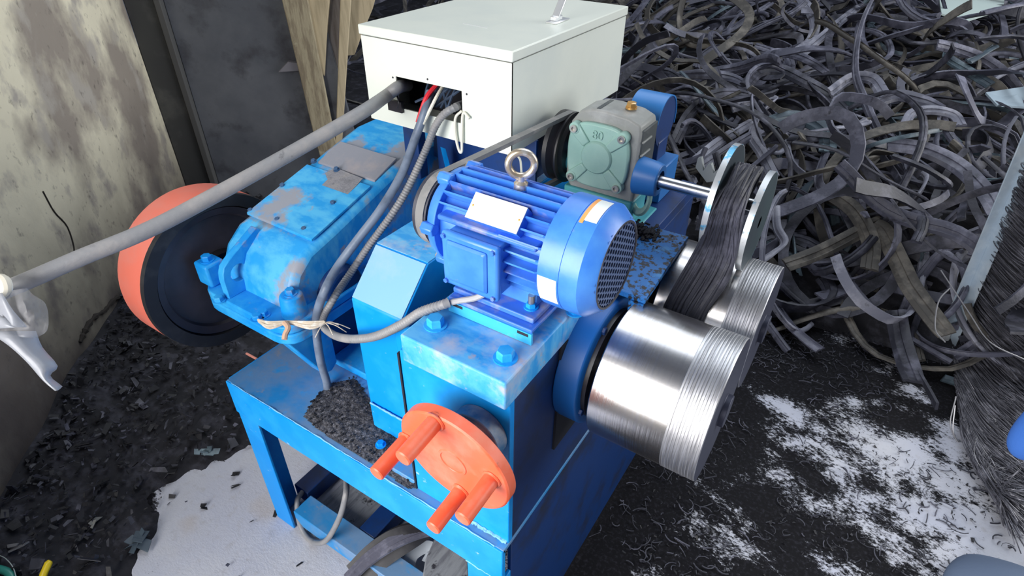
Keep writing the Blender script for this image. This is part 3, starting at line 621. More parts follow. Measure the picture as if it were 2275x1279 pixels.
# ------------------------------------------------------------------ green worm gearbox
wg = thing('worm_gearbox', (-.48, 1.14, .99), 'green cast worm gearbox with yellow filler plug and round cover marked 80', 'gearbox')
GX0, GX1, GY0, GY1, GZ0, GZ1 = -.562, -.400, 1.102, 1.185, 1.055, 1.228
pf = [(GX0+.012, GZ0)]+[(GX0, GZ0+.02), (GX0-.002, 1.15), (GX0+.004, 1.205), (GX0+.022, 1.230), (GX0+.05, 1.240), (-.48, 1.241), (GX1-.03, 1.236), (GX1-.004, 1.226), (GX1, 1.21), (GX1, GZ0)]
build('casing', B().prism(pf, 'y', GY0, GY1), grey_cast, wg, bevel=.005)
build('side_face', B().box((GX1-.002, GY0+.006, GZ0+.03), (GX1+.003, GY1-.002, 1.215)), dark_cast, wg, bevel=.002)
for k in range(4): build('side_rib', B().box((GX1+.002, GY0+.004, 1.105+.028*k), (GX1+.006, GY0+.05, 1.109+.028*k)), grey_cast, wg, bevel=.001)
build('top_groove', B().box((-.505, GY0+.006, 1.2395), (-.497, GY1-.012, 1.2415)), dark_cast, wg)
cc = Vector((-.486, GY0, 1.145)); cv = []
for i in range(64):
    a = 2*PI*i/64; r = .0705*(abs(math.cos(a))**3.2+abs(math.sin(a))**3.2)**(-1/3.2); cv.append((cc.x+r*math.cos(a), cc.z+r*math.sin(a)))
co = build('cover', B().prism(cv, 'y', GY0-.014, GY0+.002), green, wg, bevel=.004)
build('cover_dome', B().lathe([(0, .036), (.004, .0345), (.006, .032), (.0075, .0)], cc+Vector((0, -.014, 0)), (0, -1, 0), 48), green, co)
for a in (PI*.25, PI*.75, PI*1.25, PI*1.75):
    d = Vector((math.cos(a), 0, math.sin(a))); n = Vector((-math.sin(a), 0, math.cos(a))); o_ = cc+Vector((0, -.013, 0))
    build('cover_rib', B().hexa([o_+d*.034-n*.010, o_+d*.078-n*.014, o_+d*.078+n*.014, o_+d*.034+n*.010], [p+Vector((0, -.006, 0)) for p in (o_+d*.036-n*.009, o_+d*.076-n*.013, o_+d*.076+n*.013, o_+d*.036+n*.009)]), green, co, bevel=.002)
    ps = cc+d*.0765+Vector((0, -.016, 0))
    build('lug', B().cyl(ps+Vector((0, .014, 0)), ps+Vector((0, -.004, 0)), .0125, 24), green, co, bevel=.0015)
    build('socket_screw', B().lathe([(0, .0078), (.005, .0078), (.005, .0042), (.001, .004), (.001, 0)], ps+Vector((0, -.004, 0)), (0, -1, 0), 20), zinc, co)
cu = D.curves.new('number', 'FONT'); cu.body = '80'; cu.size = .026; cu.extrude = .0026; cu.align_x = 'CENTER'
to = D.objects.new('number', cu); COL.objects.link(to); dg = bpy.context.evaluated_depsgraph_get(); me = D.meshes.new_from_object(to.evaluated_get(dg)); D.objects.remove(to)
no = D.objects.new('raised_number', me); COL.objects.link(no); me.materials.clear(); me.materials.append(green)
no.parent = co; no.matrix_parent_inverse = Matrix(); no.rotation_euler = (PI/2, 0, 0); no.location = cc+Vector((-.002, -.0142, .040))-WLOC[co]
no['label'] = 'raised cast number 80'
pq = at(1402, 246, z=1.241); pq = Vector((-.447, 1.150, 1.240))
build('filler_plug', B().lathe([(0, .012), (.004, .012), (.004, .010)], pq, (0, 0, 1), 20).lathe([(.004, .0105), (.012, .0105), (.013, .009)], pq, (0, 0, 1), 6), brass, wg, label='yellow brass filler plug')
build('lower_casing', B().prism([(GX0+.004, 1.0), (GX0, 1.06), (GX1+.002, 1.06), (GX1, 1.0)], 'y', GY0-.008, GY1), green_blue, wg, bevel=.004)
build('foot_flange', B().box((GX0-.022, GY0-.03, .985), (GX1+.022, GY1+.03, 1.003)), green_blue, wg, bevel=.003)
for x in (GX0+.012, -.50, GX1-.05, GX1-.018): build('foot_rib', B().hexa([Vector(v) for v in ((x-.004, GY0-.03, 1.0), (x+.004, GY0-.03, 1.0), (x+.004, GY0, 1.0), (x-.004, GY0, 1.0))], [Vector(v) for v in ((x-.003, GY0-.014, 1.045), (x+.003, GY0-.014, 1.045), (x+.003, GY0, 1.05), (x-.003, GY0, 1.05))]), green_blue, wg, bevel=.002)
b = B(); b.torus((GX1+.012, GY0+.022, 1.055), (0, -1, .2), .026, .008, 28, 8); o = build('lifting_eye', b, green, wg)
o.scale = (.7, 1, 1.25)
build('side_boss', B().lathe([(-.01, .018), (.020, .016)], (GX0, GY0+.03, 1.10), (-1, 0, 0), 24), green_blue, wg, bevel=.002)
build('bearing_housing', B().lathe([(-.40, .040), (-.362, .036), (-.350, .033), (-.350, .02)], (0, 1.115, 1.118), X, 40), mat('bearing_blue', (.03, .17, .50), .4), wg, bevel=.002)
build('gearbox_pedestal', B().box((-.58, 1.05, .99-.0), (-.36, 1.30, .986)).box((-.58, 1.06, 1.0-.012), (-.36, 1.27, .985)), navy_and_shade, wg)
build('shaft', B().cyl((-.36, 1.11, 1.118), (-.16, 1.11, 1.118), .0125, 28), steel, wg, label='bright steel output shaft')
# rounded guard and bracket behind it
gd = thing('coupling_guard', (-.42, 1.27, 1.0), 'rounded blue sheet guard behind the green gearbox', 'guard')
gc = at(1440, 262, y=1.30); gc = Vector((0, 1.30, gc.z)); gx = at(1440, 262, y=1.30).x
b = B(); seg = 24; vs = []; 
for i in range(seg+1):
    a = -PI*.10+PI*1.05*i/seg
    for x, r in ((gx-.03, .060), (gx+.045, .060), (gx+.045, .057), (gx-.03, .057)): vs.append(Vector((x, gc.y+math.cos(a)*r, gc.z+math.sin(a)*r)))
build('hood', b.add(vs, [(i*4+k, i*4+(k+1) % 4, i*4+4+(k+1) % 4, i*4+4+k) for i in range(seg) for k in range(4)]+[(3, 2, 1, 0), tuple(seg*4+k for k in range(4))]), mat('guard_blue', (.03, .20, .56), .4, layers=[((.05, .15, .35), 8, .5, .7, None)]), gd)
build('hood_end', B().lathe([(0, .0), (0, .057)], Vector((gx+.043, gc.y, gc.z)), X, 32), navy_and_shade, gd)
build('inner_rotor', B().cyl((gx-.028, gc.y, gc.z), (gx+.04, gc.y, gc.z), .035, 28), blackgloss, gd)
build('bracket', B().box((gx-.02, 1.24, 1.0), (gx+.075, 1.34, gc.z-.085)), mat('guard_blue2', (.02, .16, .48), .4), gd, bevel=.003)
build('neck', B().box((gx+.0, 1.27, gc.z-.09), (gx+.045, 1.33, gc.z-.04)), navy_and_shade, gd, bevel=.003)

# ------------------------------------------------------------------ pressing rolls
YR, ZR = .81, .875
def roll(yc, r, label, x0=-.275, xm=-.137, x1=-.076):
    t = thing('pressing_roll', ((x0+x1)/2, yc, ZR-r), label, 'roller', 'steel pressing rolls')
    c = Vector((0, yc, ZR))
    build('drum', B().lathe([(x0, .05), (x0, r-.002), (x0+.002, r), (xm, r)], c, X, 96), roll_steel, t)
    prof = [(xm, r)]; k = 12
    for i in range(k):
        a = xm+(x1-xm)*i/k; w_ = (x1-xm)/k
        prof += [(a+w_*.1, r+.0005), (a+w_*.75, r+.0005), (a+w_*.87, r-.0003)]
    prof += [(x1, r-.001)]
    build('grooved_ring', B().lathe(prof, c, X, 96, caps=False), knurl, t)
    build('end_face', B().lathe([(x1, r-.001), (x1, .03), (x1+.01, .03), (x1+.01, 0)], c, X, 64), mat('roll_end_dark', (.05, .055, .09), .5, .4), t, bevel=.001)
    build('journal', B().cyl((x0-.07, yc, ZR), (x0, yc, ZR), .05, 32), blackgloss, t)
    return t
roll(YR, .133, 'front polished steel roll with grooved end band, nearest the handwheel')
roll(1.078, .131, 'rear polished steel roll half hidden behind the front roll')
for yc, lab in ((YR, 'round dark blue bearing housing between the block and the front roll'), (1.078, 'round dark blue bearing housing behind the rear roll')):
    h = thing('bearing_housing', (-.32, yc, ZR-.125), lab, 'bearing housing')
    hb = build('flange', B().lathe([(-.346, .128), (-.302, .128), (-.298, .122), (-.298, .06)], (0, yc, ZR), X, 64), mat('housing_navy', (.006, .10, .36), .4), h, bevel=.002)
    build('seal_ring', B().lathe([(-.298, .110), (-.290, .110), (-.290, .05)], (0, yc, ZR), X, 64), blackgloss, h)
    for a in (PI*.62, PI*1.12, PI*.12, PI*1.62):
        p = Vector((-.300, yc+math.cos(a)*.114, ZR+math.sin(a)*.114)); bolt(h, p, X, r=.0075, h=.008, m=navy_and_shade, washer=False)
sh = thing('feed_shelf', (-.35, .96, 1.01), 'blue sheet shelf speckled with black rubber dust above the rolls', 'shelf')
build('top_sheet', B().hexa([Vector(v) for v in ((-.440, .845, 1.008), (-.256, .845, 1.008), (-.266, 1.10, 1.008), (-.440, 1.09, 1.008))], [Vector(v) for v in ((-.440, .845, 1.020), (-.256, .845, 1.020), (-.266, 1.10, 1.020), (-.440, 1.09, 1.020))]), speck_blue, sh, bevel=.001)
build('front_lip', B().box((-.285, .842, .985), (-.258, .846, 1.008)), speck_blue, sh)
b = B()
for i in range(420):
    a, r = random.random()*2*PI, abs(random.gauss(0, .03)); x, y = -.360+r*math.cos(a)*1.0, 1.055+r*math.sin(a)*.7
    z = 1.020+max(0, .022-r*.5)*random.random(); s_ = random.uniform(.0015, .005)
    b.sphere((x, y, z), s_, s_*random.uniform(.6, 2.4), s_*.6, 5, 3)
tag(build('rubber_crumbs', b, rubble_m, kind='stuff'), 'small heap of black rubber crumbs on the blue feed shelf', 'crumbs')

# guide discs and the strands running into the rolls
SC = Vector((0, 1.105, 1.118))
def disc(x, r, label, th=.011, dz=0.):
    cc_ = SC+Vector((x, 0, dz)); t = thing('guide_disc', (x, SC.y, SC.z+dz-r), label, 'disc', 'guide discs')
    build('plate', B().lathe([(-th/2, .012), (-th/2, r-.001), (-th/2+.001, r), (th/2-.001, r), (th/2, r-.001), (th/2, .012)], cc_, X, 72), mat('disc_face', (.02, .035, .05), .5, layers=[((.03, .06, .07), 5, .45, .65, None)]), t)
    b = B().lathe([(-th/2, r-.0005), (-th/2, r+.0008), (th/2, r+.0008), (th/2, r-.0005)], cc_, X, 72, caps=False)
    build('rim', b, mat('disc_rim', (.52, .55, .58), .4, .5, layers=[((.10, .38, .62), 30, .52, .58, None), ((.2, .2, .2), 60, .6, .7, None)]), t)
    return t
D1X, D2X = -.219, -.146
disc(D1X, .107, 'blue-edged steel guide disc nearest the green gearbox shaft')
disc(D2X, .098, 'pale-edged steel guide disc on the outer shaft end', dz=-.028)
rk = thing('toothed_sector', (-.27, 1.24, 1.10), 'grey toothed plate behind the bright shaft beside the guide disc', 'gear')
pr_ = []
for i in range(3):
    y = 1.26-.0; 
rp = [at(px, py, y=1.24) for px, py in ((1545, 372), (1550, 352), (1558, 350), (1562, 380), (1572, 366), (1580, 364), (1585, 385), (1594, 378), (1600, 372), (1606, 400), (1570, 405))]
build('plate', B().hexa([p+Vector((0, .012, 0)) for p in rp], rp), mat('tooth_grey', (.24, .26, .27), .5, .4), rk)
b = B()
for i in range(130):
    f = random.random(); x0 = D1X+.012+(D2X-D1X-.03)*f; a = PI*(.30+random.random()*.25)
    p0 = SC+Vector((x0, math.cos(a)*.06, math.sin(a)*.075)); rr = random.uniform(.04, .075)
    p1 = SC+Vector((x0, -.02, rr)); p2 = SC+Vector((x0+random.uniform(-.01, .01), -.085-random.random()*.02, rr*.55))
    xe = -.245+.075*f
    p3 = Vector((xe+.02, 1.0, 1.035+random.uniform(-.008, .012))); p4 = Vector((xe, .948+random.uniform(-.006, .006), .95)); p5 = Vector((xe, .945, .89))
    b.tube(spline([p0, p1, p2, p3, p4, p5], 5), random.uniform(.0016, .0042), 5)
tag(build('rubber_strand_bundle', b, strip_mats[0], kind='stuff'), 'bundle of dark rubber strands running from the guide discs down between the rolls', 'strands')

# ------------------------------------------------------------------ cables
def cable(name, pts, r, m, label, seg=12, corr=0, n=14):
    P = spline(pts, n); b = B()
    if corr:
        Q = []; R = []
        L_ = [0]
        for i in range(1, len(P)): L_.append(L_[-1]+(P[i]-P[i-1]).length)
        k = int(L_[-1]/.0032); j = 0
        for q in range(k+1):
            s_ = L_[-1]*q/k
            while j < len(P)-2 and L_[j+1] < s_: j += 1
            f = (s_-L_[j])/max(1e-9, L_[j+1]-L_[j]); Q.append(P[j].lerp(P[j+1], f)); R.append(r*(1 if q % 2 else .86))
        b.tube(Q, R, seg)
    else: b.tube(P, r, seg)
    return tag(build(name, b, m), label, 'cable')
hc = at(890, 193, y=1.0)
cable('cable', [at(905, 190, y=1.07), at(886, 193, y=1.0), at(855, 215, y=.965), at(800, 252, d=1.20), at(650, 338, d=1.13), at(480, 432, d=1.06), at(330, 510, d=1.01), at(180, 572, d=.965), at(20, 640, d=.93), at(-120, 690, d=.9), at(-330, 770, d=.85), at(-620, 900, d=.84)], .0138, conduit_m, 'thick grey conduit slanting from the cream box down to the left', 18)
cable('cable', [at(955, 205, y=1.02), at(945, 245, y=.985), at(925, 300, y=.96), at(893, 385, y=.90), at(848, 462, y=.83), at(795, 532, y=.77), at(752, 590, y=.72), at(724, 640, z=.90), at(706, 690, z=.83), at(703, 735, z=.77), at(712, 800, z=.68), at(725, 845, z=.61), at(728, 868, z=.575)], .0098, hose_m, 'blue grey hose dropping from the cream box into a hole in the table', 12)
cable('cable', [at(1028, 232, y=1.04), at(1012, 238, y=.99), at(985, 255, y=.975), at(965, 285, y=.965), at(945, 335, y=.95), at(905, 420, y=.89), at(868, 480, y=.84), at(820, 545, y=.79), at(775, 612, y=.74), at(740, 665, z=.86), at(716, 715, z=.80), at(735, 740, z=.80), at(772, 752, y=.59), at(830, 748, y=.58), at(890, 722, y=.575), at(935, 693, y=.585), at(985, 676, z=1.055), at(996, 672, z=1.058)], .0088, conduit_m, 'corrugated grey hose looping from the cream box round to the motor', 12, corr=1)
cable('cable', [at(990, 674, z=1.056), at(1020, 668, z=1.062), at(1055, 662, z=1.072), at(1078, 652, z=1.085)], .0052, mat('pale_cable', (.42, .42, .42), .5), 'thin pale cable going from hose end to the motor terminal box', 10)
cable('cable', [at(770, 1062, y=.60), at(768, 1100, y=.555), at(752, 1155, y=.53), at(722, 1202, y=.522), at(690, 1200, y=.522), at(667, 1165, y=.535), at(660, 1115, y=.56), at(672, 1092, y=.60)], .0078, conduit_m, 'grey cable hanging in a loop below the table between the legs', 12)
cable('cable', [at(1150, 346, y=.99), at(1156, 356, y=.95), at(1158, 378, y=.90), at(1159, 400, y=.82)], .0022, wire_white, 'thin white wire hanging behind the eye bolt', 8)
tw = thing('twine_tie', at(690, 720, z=.80), 'frayed pale twine tying the hoses to the gear reducer flange', 'twine')
b = B(); tp = [at(575, 712, z=.82), at(600, 722, z=.825), at(640, 716, z=.83), at(690, 722, z=.835), at(722, 716, z=.84)]
for k in range(7):
    o3 = Vector((random.uniform(-.004, .004), random.uniform(-.004, .002), random.uniform(-.005, .005))); b.tube(spline([p+o3*(.4+i % 2) for i, p in enumerate(tp)], 6), random.uniform(.0018, .003), 6)
for (px, py) in ((752, 722), (770, 738), (740, 745), (700, 750), (778, 730)):
    b.tube(spline([at(722, 716, z=.84), at((722+px)/2, (716+py)/2-4, z=.838), at(px, py, z=.826)], 5), .0011, 5)
build('strands', b, twine_m, tw)
build('knot', B().tube(spline([at(632, 716, z=.835), at(640, 728, z=.83), at(634, 742, z=.822), at(632, 754, z=.815)], 6), [.006, .0065]+[.006]*17, 8), mat('tape_tan', (.62, .40, .28), .6), tw)

# plastic bag tied at the end of the conduit
pbx = thing('plastic_bag', at(40, 640, d=.93), 'torn clear plastic bag knotted on the conduit end at the left edge', 'bag')
def film(name, px, d0, m, nz=.02):
    """a crumpled sheet spanned between two pixel polylines at about one arm's distance"""
    b = B(); A_, B_ = px; k = 16; vs = []; fs = []
    sa = spline([at(*p, d=d0+.0*i) for i, p in enumerate(A_)], 6); sb = spline([at(*p, d=d0+.03) for p in B_], 6)
    na, nb = len(sa), len(sb)
    for i in range(k+1):
        p = sa[min(na-1, round(i*(na-1)/k))]; q = sb[min(nb-1, round(i*(nb-1)/k))]
        for j in range(9):
            t = j/8; v = p.lerp(q, t); dn = mnoise.noise(v*28)*nz+math.sin(t*PI)*nz*1.2; v = v+Vector(ray(60, 700))*-dn; vs.append(v)
    for i in range(k):
        for j in range(8): a = i*9+j; fs.append((a, a+1, a+10, a+9))
    o = build(name, b.add(vs, fs), m, pbx, smooth=60)
    sd = o.modifiers.new('thick', 'SOLIDIFY'); sd.thickness = .0006; return o
film('film', ([(60, 640), (75, 655), (100, 672), (108, 700), (104, 735), (82, 750)], [(5, 650), (0, 670), (-10, 700), (-15, 730), (-10, 748), (20, 745)]), .90, plastic)
film('film', ([(5, 650), (30, 690), (60, 725), (40, 720), (0, 700)], [(-20, 660), (-25, 690), (-25, 720), (-25, 735), (-25, 740)]), .88, plastic2, .012)
film('film_tail', ([(-30, 735), (20, 768), (60, 805), (95, 845), (122, 868)], [(80, 735), (95, 772), (128, 812), (112, 834), (139, 858)]), .885, plastic2, .010)
build('knot', B().tube(spline([at(-10, 618, d=.905), at(8, 622, d=.893), at(14, 640, d=.893), at(2, 652, d=.90), at(-12, 648, d=.91)], 8), .008, 10), mat('knot_cream', (.68, .64, .54), .7), pbx)

# ------------------------------------------------------------------ rubber crumb patch on the table
poly = [at(px, py, z=ZT) for px, py in ((672, 925), (700, 882), (735, 850), (790, 840), (838, 905), (895, 945), (930, 985), (932, 1084), (905, 1088), (850, 1048), (770, 998), (705, 955))]
def inside(x, y, P):
    c = False; j = len(P)-1
    for i in range(len(P)):
        if (P[i].y > y) != (P[j].y > y) and x < (P[j].x-P[i].x)*(y-P[i].y)/(P[j].y-P[i].y)+P[i].x: c = not c
        j = i
    return c
def edge_d(x, y, P):
    m = 9
    for i in range(len(P)):
        a, c = P[i].to_2d(), P[(i+1) % len(P)].to_2d(); p = Vector((x, y)); d = c-a; t = max(0, min(1, (p-a).dot(d)/d.dot(d))); m = min(m, (p-a-d*t).length)
    return m
b = B(); xs0, xs1 = min(p.x for p in poly), max(p.x for p in poly); ys0, ys1 = max(Y0+.004, min(p.y for p in poly)), max(p.y for p in poly)
nx, ny = 90, 70; idx = {}; vs = []
for i in range(nx+1):
    for j in range(ny+1):
        x = xs0+(xs1-xs0)*i/nx; y = ys0+(ys1-ys0)*j/ny
        if inside(x, y, poly):
            e = edge_d(x, y, poly); h = min(1, e/.03)*.007+min(1, e/.012)*mnoise.noise(Vector((x*90, y*90, 0)))*.003; idx[i, j] = len(vs); vs.append((x, y, ZT+.0008+max(0, h)))
fs = [(idx[i, j], idx[i+1, j], idx[i+1, j+1], idx[i, j+1]) for i in range(nx) for j in range(ny) if all(k in idx for k in ((i, j), (i+1, j), (i+1, j+1), (i, j+1)))]
tag(build('rubber_crumb_patch', b.add(vs, fs), granule, kind='stuff', smooth=80), 'grey black rubber crumbs heaped on the table beside the hose', 'crumbs')
b = B()
for i in range(500):
    x, y = random.uniform(xs0, xs1), random.uniform(ys0, ys1)
    if inside(x, y, poly): s_ = random.uniform(.0012, .0034); b.sphere((x, y, ZT+.007), s_, s_*random.uniform(.6, 2), s_*.8, 5, 3)
tag(build('rubber_crumbs', b, chip_m, kind='stuff'), 'loose rubber crumbs sprinkled over the crumb heap on the table', 'crumbs')

# ------------------------------------------------------------------ things under the stand
rs = [at(px, py, z=z) for px, py, z in ((770, 1290, .05), (815, 1245, .10), (868, 1208, .15), (925, 1182, .17), (975, 1172, .16), (1015, 1180, .10))]
P = spline(rs, 10)
tag(build('tyre_tread_band', B().sweep(P, [Vector((-.35, -.55, .75))]*len(P), [(-.020, -.004), (.020, -.004), (.020, .004), (.008, .004), (.006, .001), (-.006, .001), (-.008, .004), (-.020, .004)]), strip_mats[1]), 'arched grey tyre band below the front rail, under the handwheel', 'tyre strip')
P = [p+Vector((.018, .022, -.012)) for p in P]
tag(build('tyre_sidewall', B().sweep(P, [Vector((-.2, -.9, -.1))]*len(P), [(-.05, -.004), (.03, -.004), (.03, .004), (-.05, .004)]), black), 'black tyre sidewall piece hanging under the arched grey band', 'tyre piece')
q = [at(px, py, z=.10) for px, py in ((965, 1195), (1010, 1215), (1040, 1238), (1045, 1330), (930, 1330), (945, 1240))]
tag(build('timber_block', B().hexa([p-Vector((0, 0, .08)) for p in q], q), wood_grey, bevel=.004), 'weathered grey timber block on the floor under the front rail', 'timber')
b = B(); P = spline([at(px, py, z=.06) for px, py in ((905, 1275), (915, 1235), (945, 1215), (962, 1225), (950, 1250))], 8)
tag(build('plastic_offcut', b.sweep(P, [Vector((.1, -.2, 1))]*len(P), [(-.018, -.001), (.018, -.001), (.018, .001), (-.018, .001)]), mat('pale_offcut', (.55, .60, .66), .4)), 'pale curled plastic offcut between tyre band and timber block', 'offcut')
b = B().tube([at(548, 785, z=.35), at(570, 797, z=.36)], .004, 8)
tag(build('orange_rod', b, mat('rod_orange', (.75, .30, .24), .5)), 'thin orange rod end poking out past the table corner', 'rod')

# ------------------------------------------------------------------ heap of tyre strips
def mound(x, y):
    a = y-(2.32+.10*x)                       # distance past the near edge of the heap
    h = 0
    if a > 0: h = .62*(1-math.exp(-a/1.15))+.16*min(1, max(0, (y-4.2)/2.0))
    # it thins out towards the far right, where bare floor shows
    k = x-.55-(y-3.2)*.02
    h *= 1-.75*min(1, max(0, k/.5))
    if y > 6.2: h *= max(.15, 1-(y-6.2)/4*.7)
    if x < -1.0: h *= max(.35, 1-(-1.0-x)*.28)
    h += (.07*mnoise.noise(Vector((x*1.7, y*1.7, 3)))+.04*mnoise.noise(Vector((x*4, y*4, 7))))*min(1, max(0, a/.5))
    return max(-.02, h)
b = B(); gx_, gy_ = 70, 80; vs = []; fs = []
for i in range(gx_+1):
    for j in range(gy_+1):
        x = -6.0+7.6*i/gx_; y = 2.15+9.5*j/gy_; vs.append((x, y, mound(x, y)-.055))
for i in range(gx_):
    for j in range(gy_): a = i*(gy_+1)+j; fs.append((a, a+gy_+1, a+gy_+2, a+1))
tag(build('strip_heap_core', b.add(vs, fs), rubble_m, kind='stuff', smooth=80), 'dark packed underside of the tyre strip heap behind the machine', 'rubber heap')
SEC = lambda w, t: [(-w/2, 0), (w/2, 0), (w*.5, t*.55), (w*.26, t*1.1), (w*.20, t*.7), (-w*.05, t*.75), (-w*.10, t*1.15), (-w*.34, t), (-w/2, t*.5)]
def on_mound(px, py, lift):
    d = Vector(ray(px, py)); c = Vector(CAM); t = 1.2
    while t < 14:
        p = c+d*t
        if p.z <= mound(p.x, p.y)+lift: return p
        t += .015
    return c+d*14
heroes = [
 ([(1624, 240), (1675, 226), (1722, 224), (1695, 250), (1671, 298), (1693, 340), (1720, 396)], .055, 2, .10, 'pale tyre strip bent in an S above the outer guide disc', 'e'),
 ([(1695, 271), (1734, 291), (1752, 318), (1732, 340), (1704, 333)], .030, 2, .08, 'thin pale strip curled into a loop right of the S-shaped strip', 'f'),
 ([(1970, 322), (2049, 332), (2127, 368), (2188, 428), (2215, 480)], .075, 1, .16, 'long thick strip arching towards the steel upright on the right', 'f'),
 ([(1706, 275), (1754, 262), (1805, 272), (1836, 302), (1838, 340)], .080, 3, .12, 'wide bluish strip bowed over at the middle of the heap', 'f'),
 ([(1838, 334), (1819, 393), (1836, 428), (1900, 438), (1912, 470)], .050, 1, .10, 'strip hanging down and kinking right below the bluish bow', 'e'),
 ([(1985, 343), (1932, 342), (1911, 374), (1931, 411), (1972, 436), (2030, 470), (2080, 520)], .065, 4, .12, 'brownish strip hooked at its top end in the right of the heap', 'e'),
 ([(1431, -15), (1419, 39), (1439, 87), (1462, 120)], .06, 1, .08, 'curved strip rising beside the right edge of the cream box', 'f'),
 ([(1777, -5), (1808, 39), (1805, 83), (1768, 118)], .07, 2, .08, 'pale strip curved like a bracket near the top of the heap', 'f'),
 ([(1955, -5), (1917, 43), (1911, 86), (1925, 118)], .06, 1, .08, 'strip curved to the left at the top of the heap, right of the bracket shape', 'f'),
 ([(1775, 126), (1852, 60), (1908, 16)], .055, 2, .07, 'straight pale strip slanting up towards the top of the heap', 'f'),
 ([(1687, 140), (1718, 118), (1765, 122), (1805, 140), (1836, 162)], .055, 1, .09, 'low arching strip below the bracket-shaped one', 'f'),
 ([(1842, 208), (1890, 174), (1938, 176), (1965, 215)], .065, 2, .12, 'short arch with a pale end in the middle right of the heap', 'e'),
 ([(1655, 192), (1687, 160), (1734, 156), (1789, 182), (1838, 210), (1880, 250)], .07, 0, .10, 'long dark arching strip across the middle of the heap', 'f'),
 ([(2120, 100), (2104, 114), (2108, 130), (2151, 158), (2200, 190)], .05, 3, .10, 'pale bluish strip folded back on itself at the far right', 'e'),
 ([(2210, 104), (2180, 125), (2150, 138)], .045, 3, .14, 'short pale strip crossing the folded bluish strip', 'f'),
 ([(2112, 252), (2124, 275), (2104, 291), (2084, 276), (2092, 258), (2110, 300), (2140, 340)], .040, 1, .08, 'strip wound into a small curl left of the pale floor patch', 'e'),
 ([(1942, 230), (1994, 213), (2049, 224), (2090, 242)], .065, 1, .10, 'smooth grey strip bowed over above the small curl', 'f'),
 ([(2010, 278), (2026, 252), (2072, 245), (2118, 256), (2135, 280)], .05, 2, .12, 'narrow strip arching over the pale scrap, beside the small curl', 'f'),
 ([(1940, 500), (1965, 518), (2002, 591), (2027, 642), (2084, 720), (2104, 745)], .075, 4, .12, 'long brown-grey strip running down to the foot of the wire bundle', 'f'),
 ([(1990, 690), (2000, 745), (2017, 808), (2030, 850)], .075, 0, .06, 'flat dark strip at the near edge of the heap, left of the wires', 'f'),
 ([(1724, 462), (1728, 507), (1744, 540), (1718, 564), (1662, 600)], .042, 2, .12, 'ragged pale strip bent round just right of the outer guide disc', 'e'),
 ([(1498, 318), (1530, 255), (1580, 214), (1630, 207), (1683, 218)], .060, 0, .10, 'dark strip arching up behind the rounded blue guard', 'f'),
 ([(1545, 358), (1600, 314), (1672, 272)], .055, 2, .08, 'pale straight strip pointing down to the toothed plate', 'f'),
 ([(1560, 372), (1620, 330), (1690, 290)], .050, 1, .10, 'grey straight strip lying beside the one at the toothed plate', 'f'),
 ([(1836, 425), (1900, 470), (1935, 540), (1930, 600)], .07, 4, .10, 'tread strip with ribbed edge curving down in front of the heap', 'f'),
 ([(1745, 590), (1820, 560), (1900, 520), (1960, 490)], .065, 4, .08, 'ribbed strip lying flat from the rear roll towards the right', 'f'),
 ([(1500, 170), (1560, 165), (1620, 172), (1660, 192)], .06, 1, .09, 'grey strip lying across, right of the cream box', 'f'),
 ([(1385, 190), (1420, 160), (1480, 160), (1520, 185)], .06, 0, .09, 'dark bowed strip touching the cream box lower right edge', 'f'),
]
for px, w_, mi, lift, lab, mode in heroes:
    base = [on_mound(x, y, lift+.07) for x, y in px]
    # keep depth smooth along the strip
    P = spline(base, 8); n = len(P)
    ups = []
    for i in range(n):
        t = (P[min(i+1, n-1)]-P[max(i-1, 0)]).normalized(); side = t.cross(Vector((0, 0, 1)))
        tilt = (.9 if mode == 'e' else .25)+.5*math.sin(i/n*PI*1.3)
        toward = (Vector(CAM)-P[i]).normalized()
        u_ = (Vector((0, 0, 1))*math.cos(tilt)+side.normalized()*math.sin(tilt) if side.length > .01 else toward)
        ups.append((u_+toward*.5).normalized())
    o = build('tyre_strip', B().sweep(P, ups, SEC(w_, .012)), strip_mats[mi], smooth=50)
    tag(o, lab, 'tyre strip', 'tyre strips in the heap')
def rand_strip(x, y, long=1.):
    n = 22; L_ = random.uniform(.6, 1.55)*long; k0 = random.choice((-1, 1))*random.uniform(.8, 4.8); k1 = random.uniform(-4, 4); th = random.uniform(0, 2*PI)
    p = Vector((0, 0)); pts = []
    for i in range(n):
        s = i/(n-1); pts.append(p.copy()); th += (k0+k1*math.sin(s*PI*random.choice((1,))*2))*L_/n; p = p+Vector((math.cos(th), math.sin(th)))*L_/n
    c = sum(pts, Vector((0, 0)))/n; tilt = random.choice((.15, .35, .6, .95)); ta = random.uniform(0, 2*PI); A_ = Matrix.Rotation(tilt, 3, Vector((math.cos(ta), math.sin(ta), 0)))
    Q = [A_ @ Vector((q.x-c.x, q.y-c.y, 0)) for q in pts]; lo = min(q.z for q in Q)
    out = []
    for q in Q:
        X_, Y_ = x+q.x, y+q.y; out.append(Vector((X_, Y_, max(mound(X_, Y_), .0)+(q.z-lo)*.7+.004)))
    up0 = A_ @ Vector((0, 0, 1)); tw0 = random.uniform(-1.3, 1.3); tw1 = random.uniform(-1.5, 1.5); ups = []
    for i in range(n):
        t = (out[min(i+1, n-1)]-out[max(i-1, 0)]).normalized(); ups.append(Matrix.Rotation(tw0+tw1*i/n, 3, t) @ up0)
    return out, ups
def in_view(p, m=60):
    q = M @ (np.array(p)-CAM); u_, v_ = CX+FPX*q[0]/q[2], CY+FPX*q[1]/q[2]; return -m < u_ < 2275+m and -m < v_ < 1279+m and u_ > 1250
cnt = 0; tries = 0
